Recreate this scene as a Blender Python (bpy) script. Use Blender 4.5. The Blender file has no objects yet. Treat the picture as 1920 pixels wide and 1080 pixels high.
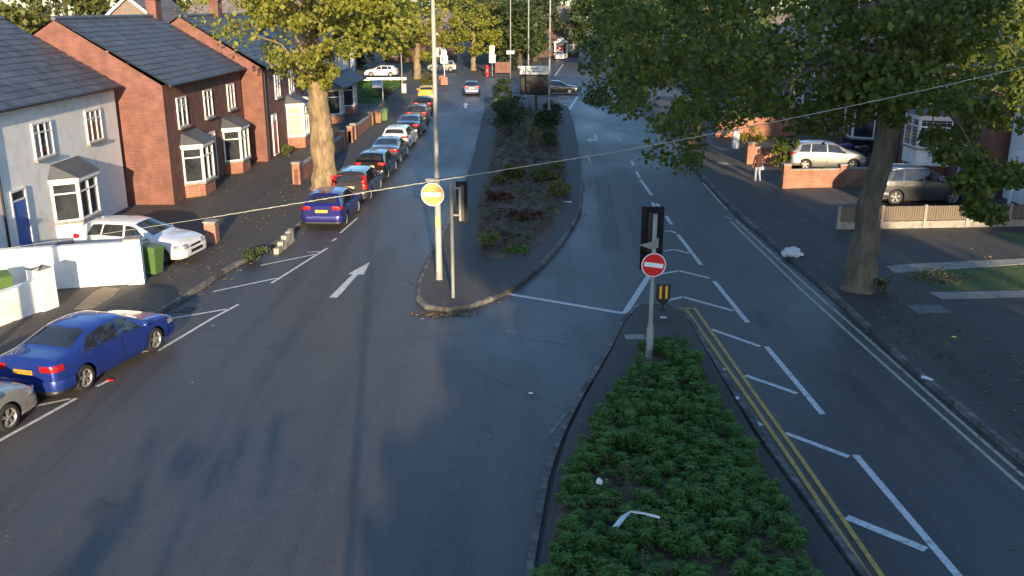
import bpy, bmesh, math, random
import numpy as np
from mathutils import Vector, Matrix, noise

random.seed(7)
rng = np.random.default_rng(7)
R = math.radians
S = bpy.context.scene
COL = S.collection

# ------------------------------------------------------------------ camera, sky, sun
CAM_H, CAM_F, CAM_P = 9.0, 1740.0, 16.8
cd = bpy.data.cameras.new('camera')
cam = bpy.data.objects.new('camera', cd)
COL.objects.link(cam)
cam.location = (0, 0, CAM_H)
cam.rotation_euler = (R(90 - CAM_P), 0, 0)
cd.sensor_width = 36.0
cd.lens = 36.0 * CAM_F / 1920.0
cd.clip_start, cd.clip_end = 0.1, 2000
S.camera = cam

SUN_EL = 10.6
SUN_TO = Vector((0.125, -0.975, 0)).normalized()       # horizontal direction towards the sun
W = bpy.data.worlds.new('World'); S.world = W; W.use_nodes = True
nt = W.node_tree; nt.nodes.clear()
sky = nt.nodes.new('ShaderNodeTexSky'); sky.sky_type = 'NISHITA'; sky.sun_disc = False
sky.sun_elevation = R(SUN_EL)
sky.sun_rotation = math.atan2(SUN_TO.x, SUN_TO.y)
sky.air_density = 1.0; sky.dust_density = 0.6; sky.ozone_density = 3.2
bg = nt.nodes.new('ShaderNodeBackground'); bg.inputs[1].default_value = 0.15
wo = nt.nodes.new('ShaderNodeOutputWorld')
nt.links.new(sky.outputs[0], bg.inputs[0]); nt.links.new(bg.outputs[0], wo.inputs[0])
sl = bpy.data.lights.new('sun', 'SUN'); sl.energy = 4.1; sl.angle = R(0.55); sl.color = (1.0, 0.76, 0.48)
sun = bpy.data.objects.new('sun', sl); COL.objects.link(sun)
sdir = Vector((SUN_TO.x * math.cos(R(SUN_EL)), SUN_TO.y * math.cos(R(SUN_EL)), math.sin(R(SUN_EL))))
sun.rotation_euler = sdir.to_track_quat('Z', 'Y').to_euler()
vs = S.view_settings
vs.view_transform = 'Standard'; vs.look = 'None'; vs.gamma = 1.0; vs.exposure = 1.35
vs.use_curve_mapping = False

# survey helper: ground point (at height z) that a pixel of the 1920x1080 photograph sees
_c, _s = math.cos(R(CAM_P)), math.sin(R(CAM_P))
def G(x, y, z=0.0):
    u = (x - 960) / CAM_F; v = (y - 540) / CAM_F
    t = (CAM_H - z) / (_s + v * _c)
    return (u * t, (_c - v * _s) * t, z)
def H(x, y, Y):
    u = (x - 960) / CAM_F; v = (y - 540) / CAM_F
    t = Y / (_c - v * _s)
    return (u * t, Y, CAM_H - (_s + v * _c) * t)

# ------------------------------------------------------------------ materials
MATS = {}
def mat(name, col, rough=0.7, metal=0.0, spec=0.5, col2=None, scale=3.0, detail=4.0, bump=0.0, bscale=None,
        contrast=(0.35, 0.65), emit=None, coat=0.0, stretch=None, island=0.0):
    if name in MATS: return MATS[name]
    m = bpy.data.materials.new(name); m.use_nodes = True
    n = m.node_tree; p = n.nodes['Principled BSDF']
    p.inputs['Base Color'].default_value = (*col, 1)
    p.inputs['Roughness'].default_value = rough
    p.inputs['Metallic'].default_value = metal
    p.inputs['Specular IOR Level'].default_value = spec
    p.inputs['Coat Weight'].default_value = coat
    p.inputs['Coat Roughness'].default_value = 0.04
    tc = None
    if col2 is not None or bump:
        tc = n.nodes.new('ShaderNodeTexCoord'); src = tc.outputs['Object']
        if stretch:
            mp = n.nodes.new('ShaderNodeMapping'); mp.inputs['Scale'].default_value = stretch
            n.links.new(src, mp.inputs[0]); src = mp.outputs[0]
    if col2 is not None:
        t = n.nodes.new('ShaderNodeTexNoise'); t.inputs['Scale'].default_value = scale; t.inputs['Detail'].default_value = detail
        t.inputs['Roughness'].default_value = 0.65
        r = n.nodes.new('ShaderNodeMapRange'); r.inputs[1].default_value, r.inputs[2].default_value = contrast
        mx = n.nodes.new('ShaderNodeMix'); mx.data_type = 'RGBA'
        mx.inputs[6].default_value = (*col, 1); mx.inputs[7].default_value = (*col2, 1)
        n.links.new(src, t.inputs['Vector']); n.links.new(t.outputs[0], r.inputs[0]); n.links.new(r.outputs[0], mx.inputs[0])
        out = mx.outputs[2]
        if island:
            g = n.nodes.new('ShaderNodeNewGeometry'); hs = n.nodes.new('ShaderNodeHueSaturation')
            r2 = n.nodes.new('ShaderNodeMapRange'); r2.inputs[3].default_value = 1 - island; r2.inputs[4].default_value = 1 + island
            n.links.new(g.outputs['Random Per Island'], r2.inputs[0]); n.links.new(r2.outputs[0], hs.inputs['Value'])
            n.links.new(out, hs.inputs['Color']); out = hs.outputs[0]
        n.links.new(out, p.inputs['Base Color'])
    if bump:
        t2 = n.nodes.new('ShaderNodeTexNoise'); t2.inputs['Scale'].default_value = bscale or scale * 6; t2.inputs['Detail'].default_value = 3
        b = n.nodes.new('ShaderNodeBump'); b.inputs['Strength'].default_value = bump; b.inputs['Distance'].default_value = 0.07 if 'bark' in name else 0.02
        n.links.new(src, t2.inputs['Vector']); n.links.new(t2.outputs[0], b.inputs['Height']); n.links.new(b.outputs[0], p.inputs['Normal'])
    if name.startswith('kerb'):
        oi = n.nodes.new('ShaderNodeObjectInfo'); hs = n.nodes.new('ShaderNodeHueSaturation'); r3 = n.nodes.new('ShaderNodeMapRange')
        r3.inputs[3].default_value = 0.55; r3.inputs[4].default_value = 1.45
        n.links.new(oi.outputs['Random'], r3.inputs[0]); n.links.new(r3.outputs[0], hs.inputs['Value']); n.links.new(out, hs.inputs['Color']); n.links.new(hs.outputs[0], p.inputs['Base Color'])
    if emit:
        p.inputs['Emission Color'].default_value = (*emit[0], 1); p.inputs['Emission Strength'].default_value = emit[1]
    MATS[name] = m
    return m

def leaf_mat(name, c1, c2, trans=0.35, hue=0.03):
    if name in MATS: return MATS[name]
    m = bpy.data.materials.new(name); m.use_nodes = True
    n = m.node_tree; n.nodes.clear()
    o = n.nodes.new('ShaderNodeOutputMaterial'); g = n.nodes.new('ShaderNodeNewGeometry')
    mx = n.nodes.new('ShaderNodeMix'); mx.data_type = 'RGBA'
    mx.inputs[6].default_value = (*c1, 1); mx.inputs[7].default_value = (*c2, 1)
    n.links.new(g.outputs['Random Per Island'], mx.inputs[0])
    p = n.nodes.new('ShaderNodeBsdfPrincipled'); p.inputs['Roughness'].default_value = 0.55; p.inputs['Specular IOR Level'].default_value = 0.35
    t = n.nodes.new('ShaderNodeBsdfTranslucent'); a = n.nodes.new('ShaderNodeMixShader'); a.inputs[0].default_value = trans
    n.links.new(mx.outputs[2], p.inputs['Base Color']); n.links.new(mx.outputs[2], t.inputs[0])
    n.links.new(p.outputs[0], a.inputs[1]); n.links.new(t.outputs[0], a.inputs[2]); n.links.new(a.outputs[0], o.inputs[0])
    MATS[name] = m
    return m

def asphalt(name, c1, c2, c3, rough=(0.5, 0.75), spec=0.5):
    m = bpy.data.materials.new(name); m.use_nodes = True
    n = m.node_tree; p = n.nodes['Principled BSDF']
    tc = n.nodes.new('ShaderNodeTexCoord')
    def noise_(sc, det, mp=None, ro=0.6):
        t = n.nodes.new('ShaderNodeTexNoise'); t.inputs['Scale'].default_value = sc; t.inputs['Detail'].default_value = det
        t.inputs['Roughness'].default_value = ro
        v = tc.outputs['Object']
        if mp:
            q = n.nodes.new('ShaderNodeMapping'); q.inputs['Scale'].default_value = mp; n.links.new(v, q.inputs[0]); v = q.outputs[0]
        n.links.new(v, t.inputs['Vector']); return t.outputs[0]
    def rng_(x, a, b, c=0, d=1):
        r = n.nodes.new('ShaderNodeMapRange'); r.inputs[1].default_value = a; r.inputs[2].default_value = b
        r.inputs[3].default_value = c; r.inputs[4].default_value = d; n.links.new(x, r.inputs[0]); return r.outputs[0]
    def mix_(f, a, b):
        x = n.nodes.new('ShaderNodeMix'); x.data_type = 'RGBA'; n.links.new(f, x.inputs[0])
        for s_, i in ((a, 6), (b, 7)):
            if isinstance(s_, tuple): x.inputs[i].default_value = (*s_, 1)
            else: n.links.new(s_, x.inputs[i])
        return x.outputs[2]
    big = noise_(0.22, 6, (1.0, 0.4, 1)); streak = noise_(1.1, 7, (1.0, 0.05, 1)); fine = noise_(38, 2); mid = noise_(2.2, 6)
    c = mix_(rng_(big, 0.36, 0.64), c1, c2)
    c = mix_(rng_(streak, 0.48, 0.66, 0, 0.75), c, c3)
    c = mix_(rng_(mid, 0.5, 0.75, 0, 0.6), c, c2)
    spot = noise_(0.55, 3, None, 0.5)
    c = mix_(rng_(spot, 0.66, 0.74, 0, 0.6), c, tuple(v * 0.55 for v in c3))
    grit = noise_(15, 3, None, 0.75)
    c = mix_(rng_(grit, 0.45, 0.7, 0, 0.45), c, tuple(v * 0.6 for v in c3))
    c = mix_(rng_(fine, 0.52, 0.72, 0, 0.6), c, tuple(min(1, v * 2.3) for v in c2))
    n.links.new(c, p.inputs['Base Color'])
    n.links.new(rng_(big, 0.3, 0.7, rough[0], rough[1]), p.inputs['Roughness'])
    p.inputs['Specular IOR Level'].default_value = spec
    b = n.nodes.new('ShaderNodeBump'); b.inputs['Strength'].default_value = 0.25; b.inputs['Distance'].default_value = 0.01
    n.links.new(fine, b.inputs['Height']); n.links.new(b.outputs[0], p.inputs['Normal'])
    MATS[name] = m
    return m

def brick_mat(name, c1, c2, mortar, scale=1.0, axis='X'):
    """brickwork print for walls too far away to part the bricks; axis = the wall's long axis"""
    if name in MATS: return MATS[name]
    m = bpy.data.materials.new(name); m.use_nodes = True
    n = m.node_tree; p = n.nodes['Principled BSDF']; p.inputs['Roughness'].default_value = 0.85
    tc = n.nodes.new('ShaderNodeTexCoord'); sx = n.nodes.new('ShaderNodeSeparateXYZ'); cx = n.nodes.new('ShaderNodeCombineXYZ')
    ad = n.nodes.new('ShaderNodeMath'); ad.operation = 'ADD'
    n.links.new(tc.outputs['Object'], sx.inputs[0]); n.links.new(sx.outputs[0], ad.inputs[0]); n.links.new(sx.outputs[1], ad.inputs[1])
    n.links.new(ad.outputs[0], cx.inputs[0]); n.links.new(sx.outputs[2], cx.inputs[1])
    b = n.nodes.new('ShaderNodeTexBrick'); b.inputs['Scale'].default_value = scale
    b.inputs['Brick Width'].default_value = 0.225; b.inputs['Row Height'].default_value = 0.075; b.inputs['Mortar Size'].default_value = 0.008
    b.inputs['Color1'].default_value = (*c1, 1); b.inputs['Color2'].default_value = (*c2, 1); b.inputs['Mortar'].default_value = (*mortar, 1)
    n.links.new(cx.outputs[0], b.inputs['Vector'])
    t = n.nodes.new('ShaderNodeTexNoise'); t.inputs['Scale'].default_value = 1.7; t.inputs['Detail'].default_value = 5
    n.links.new(tc.outputs['Object'], t.inputs['Vector'])
    hs = n.nodes.new('ShaderNodeHueSaturation'); r = n.nodes.new('ShaderNodeMapRange')
    r.inputs[1].default_value, r.inputs[2].default_value, r.inputs[3].default_value, r.inputs[4].default_value = 0.3, 0.7, 0.7, 1.2
    n.links.new(t.outputs[0], r.inputs[0]); n.links.new(r.outputs[0], hs.inputs['Value']); n.links.new(b.outputs[0], hs.inputs['Color'])
    n.links.new(hs.outputs[0], p.inputs['Base Color'])
    MATS[name] = m
    return m

M_road = asphalt('asphalt', (0.038, 0.040, 0.044), (0.078, 0.074, 0.069), (0.026, 0.026, 0.028), (0.42, 0.66))
M_patch = asphalt('patched_asphalt', (0.032, 0.033, 0.036), (0.058, 0.056, 0.054), (0.024, 0.024, 0.026), (0.5, 0.66))
M_pave = asphalt('pavement_asphalt', (0.046, 0.043, 0.040), (0.088, 0.080, 0.070), (0.040, 0.037, 0.033), (0.7, 0.85), 0.35)
M_drive = asphalt('driveway_asphalt', (0.046, 0.044, 0.042), (0.085, 0.078, 0.070), (0.042, 0.038, 0.034), (0.65, 0.85), 0.35)
M_kerb = mat('kerb_concrete', (0.17, 0.16, 0.145), 0.85, col2=(0.075, 0.072, 0.066), scale=5, bump=0.3)
M_conc = mat('concrete', (0.33, 0.31, 0.28), 0.85, col2=(0.2, 0.19, 0.17), scale=4, bump=0.3)
M_soil = mat('soil', (0.075, 0.050, 0.036), 0.95, col2=(0.15, 0.10, 0.075), scale=2.5, bump=0.8, bscale=14)
M_earth = mat('earth', (0.05, 0.05, 0.035), 0.95, col2=(0.08, 0.07, 0.05), scale=0.6, bump=0.3)
M_lawn = mat('lawn_turf', (0.045, 0.10, 0.022), 0.9, col2=(0.08, 0.11, 0.035), scale=3, bump=0.8, bscale=60)
M_paint = mat('road_paint', (0.60, 0.60, 0.58), 0.65, col2=(0.26, 0.26, 0.255), scale=7, detail=8, contrast=(0.48, 0.68), bump=0.15)
M_worn = mat('worn_paint', (0.26, 0.26, 0.25), 0.7, col2=(0.07, 0.07, 0.07), scale=14, contrast=(0.42, 0.6))
M_yell = mat('yellow_paint', (0.52, 0.32, 0.07), 0.65, col2=(0.2, 0.14, 0.065), scale=7, detail=8, contrast=(0.48, 0.7), bump=0.15)
M_fade = mat('faded_yellow_paint', (0.45, 0.41, 0.3), 0.65, col2=(0.2, 0.18, 0.13), scale=7, contrast=(0.48, 0.75))
M_render = mat('white_render', (0.80, 0.79, 0.76), 0.85, col2=(0.52, 0.50, 0.45), scale=1.6, detail=8, bump=0.2, bscale=40, contrast=(0.5, 0.85))
M_cream = mat('cream_render', (0.62, 0.60, 0.55), 0.85, col2=(0.5, 0.48, 0.43), scale=1.5, bump=0.15, bscale=30)
M_upvc = mat('white_frame', (0.78, 0.78, 0.78), 0.4, col2=(0.66, 0.66, 0.65), scale=3)
M_brick = brick_mat('red_brick', (0.36, 0.13, 0.07), (0.28, 0.10, 0.055), (0.3, 0.25, 0.2))
M_brick2 = brick_mat('dark_brick', (0.20, 0.065, 0.045), (0.15, 0.05, 0.04), (0.16, 0.13, 0.11))
M_brick3 = brick_mat('darkest_brick', (0.09, 0.045, 0.035), (0.07, 0.035, 0.03), (0.08, 0.07, 0.06))  # darkest brick tone, for far houses only
M_slate = mat('slate', (0.055, 0.062, 0.075), 0.6, col2=(0.09, 0.095, 0.105), scale=1.2, bump=0.2, island=.28)
M_tile = mat('roof_tile', (0.10, 0.085, 0.085), 0.75, col2=(0.17, 0.14, 0.13), scale=1.5, bump=0.3, island=.25)
M_glass = mat('window_glass', (0.018, 0.022, 0.028), 0.06, spec=0.8, col2=(0.05, 0.055, 0.06), scale=0.9)
M_curt = mat('net_curtain', (0.42, 0.42, 0.40), 0.8, col2=(0.3, 0.3, 0.29), scale=2.5, stretch=(6, 6, 0.3))
M_black = mat('black_plastic', (0.012, 0.012, 0.013), 0.45, col2=(0.02, 0.02, 0.02), scale=5)
M_black2 = mat('black_board', (0.008, 0.0085, 0.010), 0.7, spec=0.15, col2=(0.018, 0.018, 0.02), scale=3)
M_rubber = mat('rubber', (0.014, 0.014, 0.014), 0.75, col2=(0.03, 0.029, 0.027), scale=12)
M_alloy = mat('alloy', (0.55, 0.55, 0.55), 0.32, 0.75, col2=(0.45, 0.44, 0.42), scale=6)
M_chrome = mat('chrome', (0.75, 0.75, 0.75), 0.18, 1.0, col2=(0.6, 0.6, 0.6), scale=5)
M_carglass = mat('car_glass', (0.012, 0.014, 0.017), 0.05, spec=0.9, col2=(0.03, 0.032, 0.035), scale=1.5)
M_tail = mat('tail_lens', (0.75, 0.02, 0.02), 0.33, 0.55, col2=(0.55, 0.012, 0.015), scale=20, coat=0.5)
M_head = mat('head_lens', (0.55, 0.57, 0.6), 0.12, 0.4, col2=(0.2, 0.21, 0.23), scale=14, coat=1.0)
M_plate = mat('yellow_plate', (0.85, 0.52, 0.06), 0.42, 0.5, col2=(0.8, 0.48, 0.055), scale=8)
M_plate_lit = mat('glare_yellow_plate', (1.0, 0.85, 0.48), 0.33, 0.75, col2=(0.98, 0.8, 0.42), scale=8)  # plate colour paled and brightened to stand for sun glare
M_wplate = mat('white_plate', (0.75, 0.75, 0.74), 0.4, 0.2, col2=(0.7, 0.7, 0.7), scale=8)
M_column2 = mat('shaded_column', (0.32, 0.32, 0.30), 0.6, 0.1, col2=(0.22, 0.22, 0.2), scale=3, stretch=(1, 1, .3))  # column paint darkened to stand for shade on the right-hand post
M_steel = mat('galvanised_steel', (0.28, 0.285, 0.285), 0.6, 0.2, col2=(0.18, 0.185, 0.185), scale=5, stretch=(1, 1, .3))
M_column = mat('painted_column', (0.36, 0.355, 0.33), 0.6, 0.05, col2=(0.25, 0.24, 0.22), scale=3, stretch=(1, 1, .3))
M_signred = mat('red_sheeting', (0.72, 0.015, 0.02), 0.45, 0.1, col2=(0.62, 0.012, 0.018), scale=3)
M_signwhite = mat('white_sheeting', (0.85, 0.85, 0.83), 0.45, 0.0, col2=(0.78, 0.78, 0.76), scale=3)
M_glarered = mat('glare_red_sheeting', (1.0, 0.34, 0.12), 0.34, 0.8, col2=(1.0, 0.46, 0.18), scale=2)  # sign red turned orange to stand for glare
M_glarewhite = mat('glare_white_sheeting', (0.98, 0.96, 0.92), 0.38, 0.75, col2=(0.9, 0.88, 0.85), scale=4)  # sign white brightened to stand for the same glare
M_amber = mat('amber_panel', (0.9, 0.42, 0.03), 0.4, col2=(0.85, 0.38, 0.03), scale=4)
M_grey = mat('grey_plastic', (0.22, 0.22, 0.22), 0.5, col2=(0.16, 0.16, 0.16), scale=4)
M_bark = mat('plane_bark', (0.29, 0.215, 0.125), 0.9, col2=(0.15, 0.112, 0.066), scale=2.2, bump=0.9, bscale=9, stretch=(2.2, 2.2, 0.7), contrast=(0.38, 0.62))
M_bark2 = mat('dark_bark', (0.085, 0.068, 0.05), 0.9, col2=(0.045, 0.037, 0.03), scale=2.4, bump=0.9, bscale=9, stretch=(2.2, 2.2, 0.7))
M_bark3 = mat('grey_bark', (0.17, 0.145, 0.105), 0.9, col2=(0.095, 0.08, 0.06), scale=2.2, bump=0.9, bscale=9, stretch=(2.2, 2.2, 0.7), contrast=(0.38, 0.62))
M_wood = mat('fence_wood', (0.17, 0.135, 0.105), 0.8, col2=(0.10, 0.082, 0.066), scale=6, stretch=(1, 1, .15))
M_stone = mat('pale_stone', (0.42, 0.39, 0.33), 0.9, col2=(0.22, 0.2, 0.16), scale=3, bump=0.5)
M_bgreen = mat('green_bin_plastic', (0.085, 0.16, 0.045), 0.45, col2=(0.07, 0.13, 0.04), scale=5)
M_bbrown = mat('brown_bin_plastic', (0.24, 0.13, 0.075), 0.5, col2=(0.2, 0.105, 0.06), scale=5)
M_bpurple = mat('purple_bin_plastic', (0.07, 0.03, 0.17), 0.45, col2=(0.05, 0.02, 0.13), scale=5)
M_postred = mat('post_box_red', (0.55, 0.02, 0.025), 0.35, col2=(0.48, 0.018, 0.022), scale=4)
M_rope = mat('pale_cable', (0.42, 0.42, 0.36), 0.7, col2=(0.26, 0.27, 0.2), scale=40)
M_bag = mat('white_polythene', (0.72, 0.74, 0.76), 0.4, col2=(0.58, 0.6, 0.63), scale=6)
M_iron = mat('cast_iron', (0.05, 0.048, 0.045), 0.55, 0.3, col2=(0.085, 0.08, 0.075), scale=9)
M_cover = mat('inspection_cover', (0.13, 0.135, 0.135), 0.6, 0.1, col2=(0.09, 0.092, 0.092), scale=7, bump=0.3)
M_ink = mat('black_ink', (0.02, 0.02, 0.02), 0.6, col2=(0.03, 0.03, 0.03), scale=5)
M_blueink = mat('blue_print', (0.05, 0.13, 0.42), 0.5, col2=(0.04, 0.11, 0.36), scale=5)
M_yelstick = mat('yellow_sticker', (0.8, 0.65, 0.12), 0.5, col2=(0.75, 0.6, 0.1), scale=6)

# ------------------------------------------------------------------ mesh helpers
class MB:
    def __init__(s): s.v = []; s.f = []; s.mi = []; s.smooth = []
    def add(s, vs, fs, mi=0, sm=False):
        o = len(s.v); s.v += [tuple(v) for v in vs]
        for f in fs: s.f.append(tuple(i + o for i in f)); s.mi.append(mi); s.smooth.append(sm)
        return s
    def box(s, c, d, rz=0.0, mi=0, M=None):
        x, y, z = d[0] / 2, d[1] / 2, d[2] / 2
        ca, sa = math.cos(rz), math.sin(rz); vs = []
        for k in (-z, z):
            for (i, j) in ((-x, -y), (x, -y), (x, y), (-x, y)):
                vs.append((c[0] + i * ca - j * sa, c[1] + i * sa + j * ca, c[2] + k))
        if M: vs = [M @ Vector(v) for v in vs]
        return s.add(vs, [(0, 3, 2, 1), (4, 5, 6, 7), (0, 1, 5, 4), (1, 2, 6, 5), (2, 3, 7, 6), (3, 0, 4, 7)], mi)
    def prism(s, poly, z0, z1, mi=0):
        n = len(poly)
        a = sum(poly[i][0] * poly[(i + 1) % n][1] - poly[(i + 1) % n][0] * poly[i][1] for i in range(n))
        if a < 0: poly = poly[::-1]
        vs = [(p[0], p[1], z0) for p in poly] + [(p[0], p[1], z1) for p in poly]
        fs = [tuple(range(n))[::-1], tuple(range(n, 2 * n))] + [(i, (i + 1) % n, n + (i + 1) % n, n + i) for i in range(n)]
        return s.add(vs, fs, mi)
    def sheet(s, poly, z, mi=0):
        n = len(poly)
        a = sum(poly[i][0] * poly[(i + 1) % n][1] - poly[(i + 1) % n][0] * poly[i][1] for i in range(n))
        if a < 0: poly = poly[::-1]
        return s.add([(p[0], p[1], z) for p in poly], [tuple(range(n))], mi)
    def tube(s, pts, r, n=8, mi=0, cap=True):
        pts = [Vector(p) for p in pts]; k = len(pts)
        rs = r if isinstance(r, (list, tuple)) else [r] * k
        vs, fs = [], []
        for i, p in enumerate(pts):
            t = (pts[min(i + 1, k - 1)] - pts[max(i - 1, 0)]).normalized()
            a = Vector((1, 0, 0)) if abs(t.x) < 0.8 else Vector((0, 1, 0))
            u = t.cross(a).normalized(); w = t.cross(u)
            for j in range(n):
                q = 2 * math.pi * j / n
                vs.append(p + (u * math.cos(q) + w * math.sin(q)) * rs[i])
        for i in range(k - 1):
            for j in range(n):
                b, c = i * n + j, i * n + (j + 1) % n
                fs.append((b, c, c + n, b + n))
        s.add(vs, fs, mi, True)
        if cap:
            o = len(s.v)
            s.add([vs[j] for j in range(n)], [tuple(range(n))[::-1]], mi); s.add([vs[(k - 1) * n + j] for j in range(n)], [tuple(range(n))], mi)
        return s
    def lathe(s, prof, n=20, mi=0, M=None, sm=True):
        vs, fs = [], []; k = len(prof)
        for (r, z) in prof:
            for j in range(n):
                q = 2 * math.pi * j / n; vs.append(Vector((r * math.cos(q), r * math.sin(q), z)))
        if M: vs = [M @ v for v in vs]
        for i in range(k - 1):
            for j in range(n):
                b, c = i * n + j, i * n + (j + 1) % n
                fs.append((b, c, c + n, b + n))
        return s.add(vs, fs, mi, sm)
    def grid(s, rows, mi=0, sm=True, flip=False):
        nr, nc = len(rows), len(rows[0]); vs = [p for r in rows for p in r]; fs = []
        for i in range(nr - 1):
            for j in range(nc - 1):
                a = i * nc + j
                q = (a, a + 1, a + nc + 1, a + nc)
                fs.append(q[::-1] if flip else q)
        return s.add(vs, fs, mi, sm)
    def mesh(s, name, mats):
        me = bpy.data.meshes.new(name); me.from_pydata(s.v, [], s.f)
        for m in (mats if isinstance(mats, (list, tuple)) else [mats]): me.materials.append(m)
        me.polygons.foreach_set('material_index', s.mi); me.polygons.foreach_set('use_smooth', s.smooth)
        me.update(); return me
    def build(s, name, mats, parent=None, loc=None, rz=None):
        return link(name, s.mesh(name, mats), parent, loc, rz)

def link(name, me, parent=None, loc=None, rz=None):
    o = bpy.data.objects.new(name, me); COL.objects.link(o)
    if parent is not None: o.parent = parent
    if loc is not None: o.location = loc
    if rz is not None: o.rotation_euler = (0, 0, rz)
    return o
def tag(o, label=None, cat=None, group=None, kind=None):
    if label: o['label'] = label
    if cat: o['category'] = cat
    if group: o['group'] = group
    if kind: o['kind'] = kind
    return o
def thing(name, label, cat, loc=(0, 0, 0), rz=0.0, group=None):
    o = bpy.data.objects.new(name, None); COL.objects.link(o)
    o.location = loc; o.rotation_euler = (0, 0, rz); o.empty_display_size = 0.2
    return tag(o, label, cat, group)
def structure(name, mb, m, parent=None):
    o = mb.build(name, m, parent)
    if parent is None: o['kind'] = 'structure'
    return o
def copy_tree(o, parent=None):
    c = o.copy(); COL.objects.link(c); c.parent = parent
    for ch in list(o.children): copy_tree(ch, c)
    return c
def text_mesh(txt, size, name, m, parent, M, ext=0.001, align='CENTER'):
    cu = bpy.data.curves.new(name, 'FONT'); cu.body = txt; cu.size = size; cu.extrude = ext
    cu.align_x = align; cu.align_y = 'CENTER'
    t = bpy.data.objects.new(name + '_curve', cu); COL.objects.link(t)
    me = bpy.data.meshes.new_from_object(t.evaluated_get(bpy.context.evaluated_depsgraph_get()))
    bpy.data.objects.remove(t); bpy.data.curves.remove(cu)
    me.materials.clear(); me.materials.append(m); me.transform(M)
    o = link(name, me, parent); return o

def poly_offset(pts, d):
    """points shifted d to the left of the path"""
    out = []
    for i, p in enumerate(pts):
        a = Vector(pts[max(i - 1, 0)][:2]); b = Vector(pts[min(i + 1, len(pts) - 1)][:2])
        t = (b - a).normalized(); out.append((p[0] - t.y * d, p[1] + t.x * d))
    return out
def resample(pts, step):
    pts = [Vector(p[:2]) for p in pts]; out = [pts[0].copy()]; need = step
    for a, b in zip(pts, pts[1:]):
        L = (b - a).length; u = 0.0
        while L - u >= need:
            u += need; out.append(a.lerp(b, u / L)); need = step
        need -= L - u
    return out

# ------------------------------------------------------------------ ground and roads
structure('ground', MB().sheet([(-700, -300), (700, -300), (700, 900), (-700, 900)], -0.06), M_earth)
structure('road', MB().sheet([(-26, -30), (16, -30), (16, 100), (40, 112), (40, 128), (16, 126), (15, 330), (6, 330), (5.2, 150), (1, 128), (-5, 128), (-14, 230), (-18, 230), (-9.5, 120), (-40, 116), (-40, 104), (-11, 102), (-11, 45), (-26, 30)], 0.0), M_road)

stone_me = MB().box((0.4485, 0.065, 0.045), (0.885, 0.13, 0.19)).mesh('kerb_stone', M_kerb)
def kerb(path, parent, side=1, near=(6, 48)):
    """kerb stones along a path; the pavement lies on the left (side=1) or right; near stones are objects, far ones one strip"""
    P = resample(path, 0.905)
    strip = MB()
    for a, b in zip(P, P[1:]):
        t = (b - a).normalized(); rz = math.atan2(t.y, t.x)
        mid = (a + b) / 2
        n_ = Vector((-t.y, t.x)) * (0 if side == 1 else -0.13)
        p = a + n_
        jz = random.uniform(-0.004, 0.004)
        if near[0] < mid.y < near[1] and abs(mid.x) < mid.y * 0.62 + 2:
            o = link('kerb_stone', stone_me, parent, (p.x, p.y, jz), rz + random.uniform(-.004, .004))
        else:
            q = mid + Vector((-t.y, t.x)) * (0.065 * side)
            strip.box((q.x, q.y, 0.045), (0.9, 0.13, 0.19), rz)
    if strip.v:
        o = strip.build('kerb_run', M_kerb, parent); o['kind'] = 'stuff'

# left pavement: kerb path runs away from the camera, pavement on its left
K_left = [(-16.4, 8), (-14.2, 15), (-12.75, 20.5), (-11.75, 24), (-10.75, 27.0), (-10.4, 29.2), (-10.1, 32), (-9.5, 34.6), (-9.15, 37), (-9.05, 40), (-8.95, 50), (-8.85, 62), (-8.95, 75), (-9.6, 90), (-10.6, 101)]
back_left = [(-19.2, 8), (-17, 15), (-15.6, 20.5), (-14.7, 24), (-13.8, 27.3), (-12.6, 30), (-12.2, 33), (-11.7, 36), (-11.2, 40), (-11.0, 50), (-10.9, 62), (-10.9, 75), (-11.6, 90), (-12.6, 101)]
pl = structure('pavement_left', MB().prism([(p[0] - .02, p[1]) for p in poly_offset(K_left, 0.12)] + back_left[::-1], -0.04, 0.125), M_pave)
kerb(K_left, pl, 1, (17, 62))
# right pavement, straight, on the right of its path
K_right = [(10.55, 2), (10.5, 17), (10.3, 22.6), (10.4, 28.3), (10.2, 42), (10.6, 55), (11.05, 64), (11.4, 80), (11.9, 99)]
back_right = [(13.4, 2), (13.4, 22.6), (13.7, 29.5), (13.55, 38), (13.4, 48), (13.1, 58), (13.6, 70), (14.0, 99)]
pr = structure('pavement_right', MB().prism([(p[0] + .02, p[1]) for p in poly_offset(K_right, -0.12)] + back_right[::-1], -0.04, 0.125), M_pave)
kerb(K_right, pr, -1, (10, 62))
# front gardens and drives behind the pavements
structure('garden_ground_left', MB().prism(back_left + [(-60, 101), (-60, 8)], -0.04, 0.121), M_drive)
structure('garden_ground_right', MB().prism(back_right + [(70, 99), (70, 2)], -0.04, 0.121), M_drive)

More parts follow.
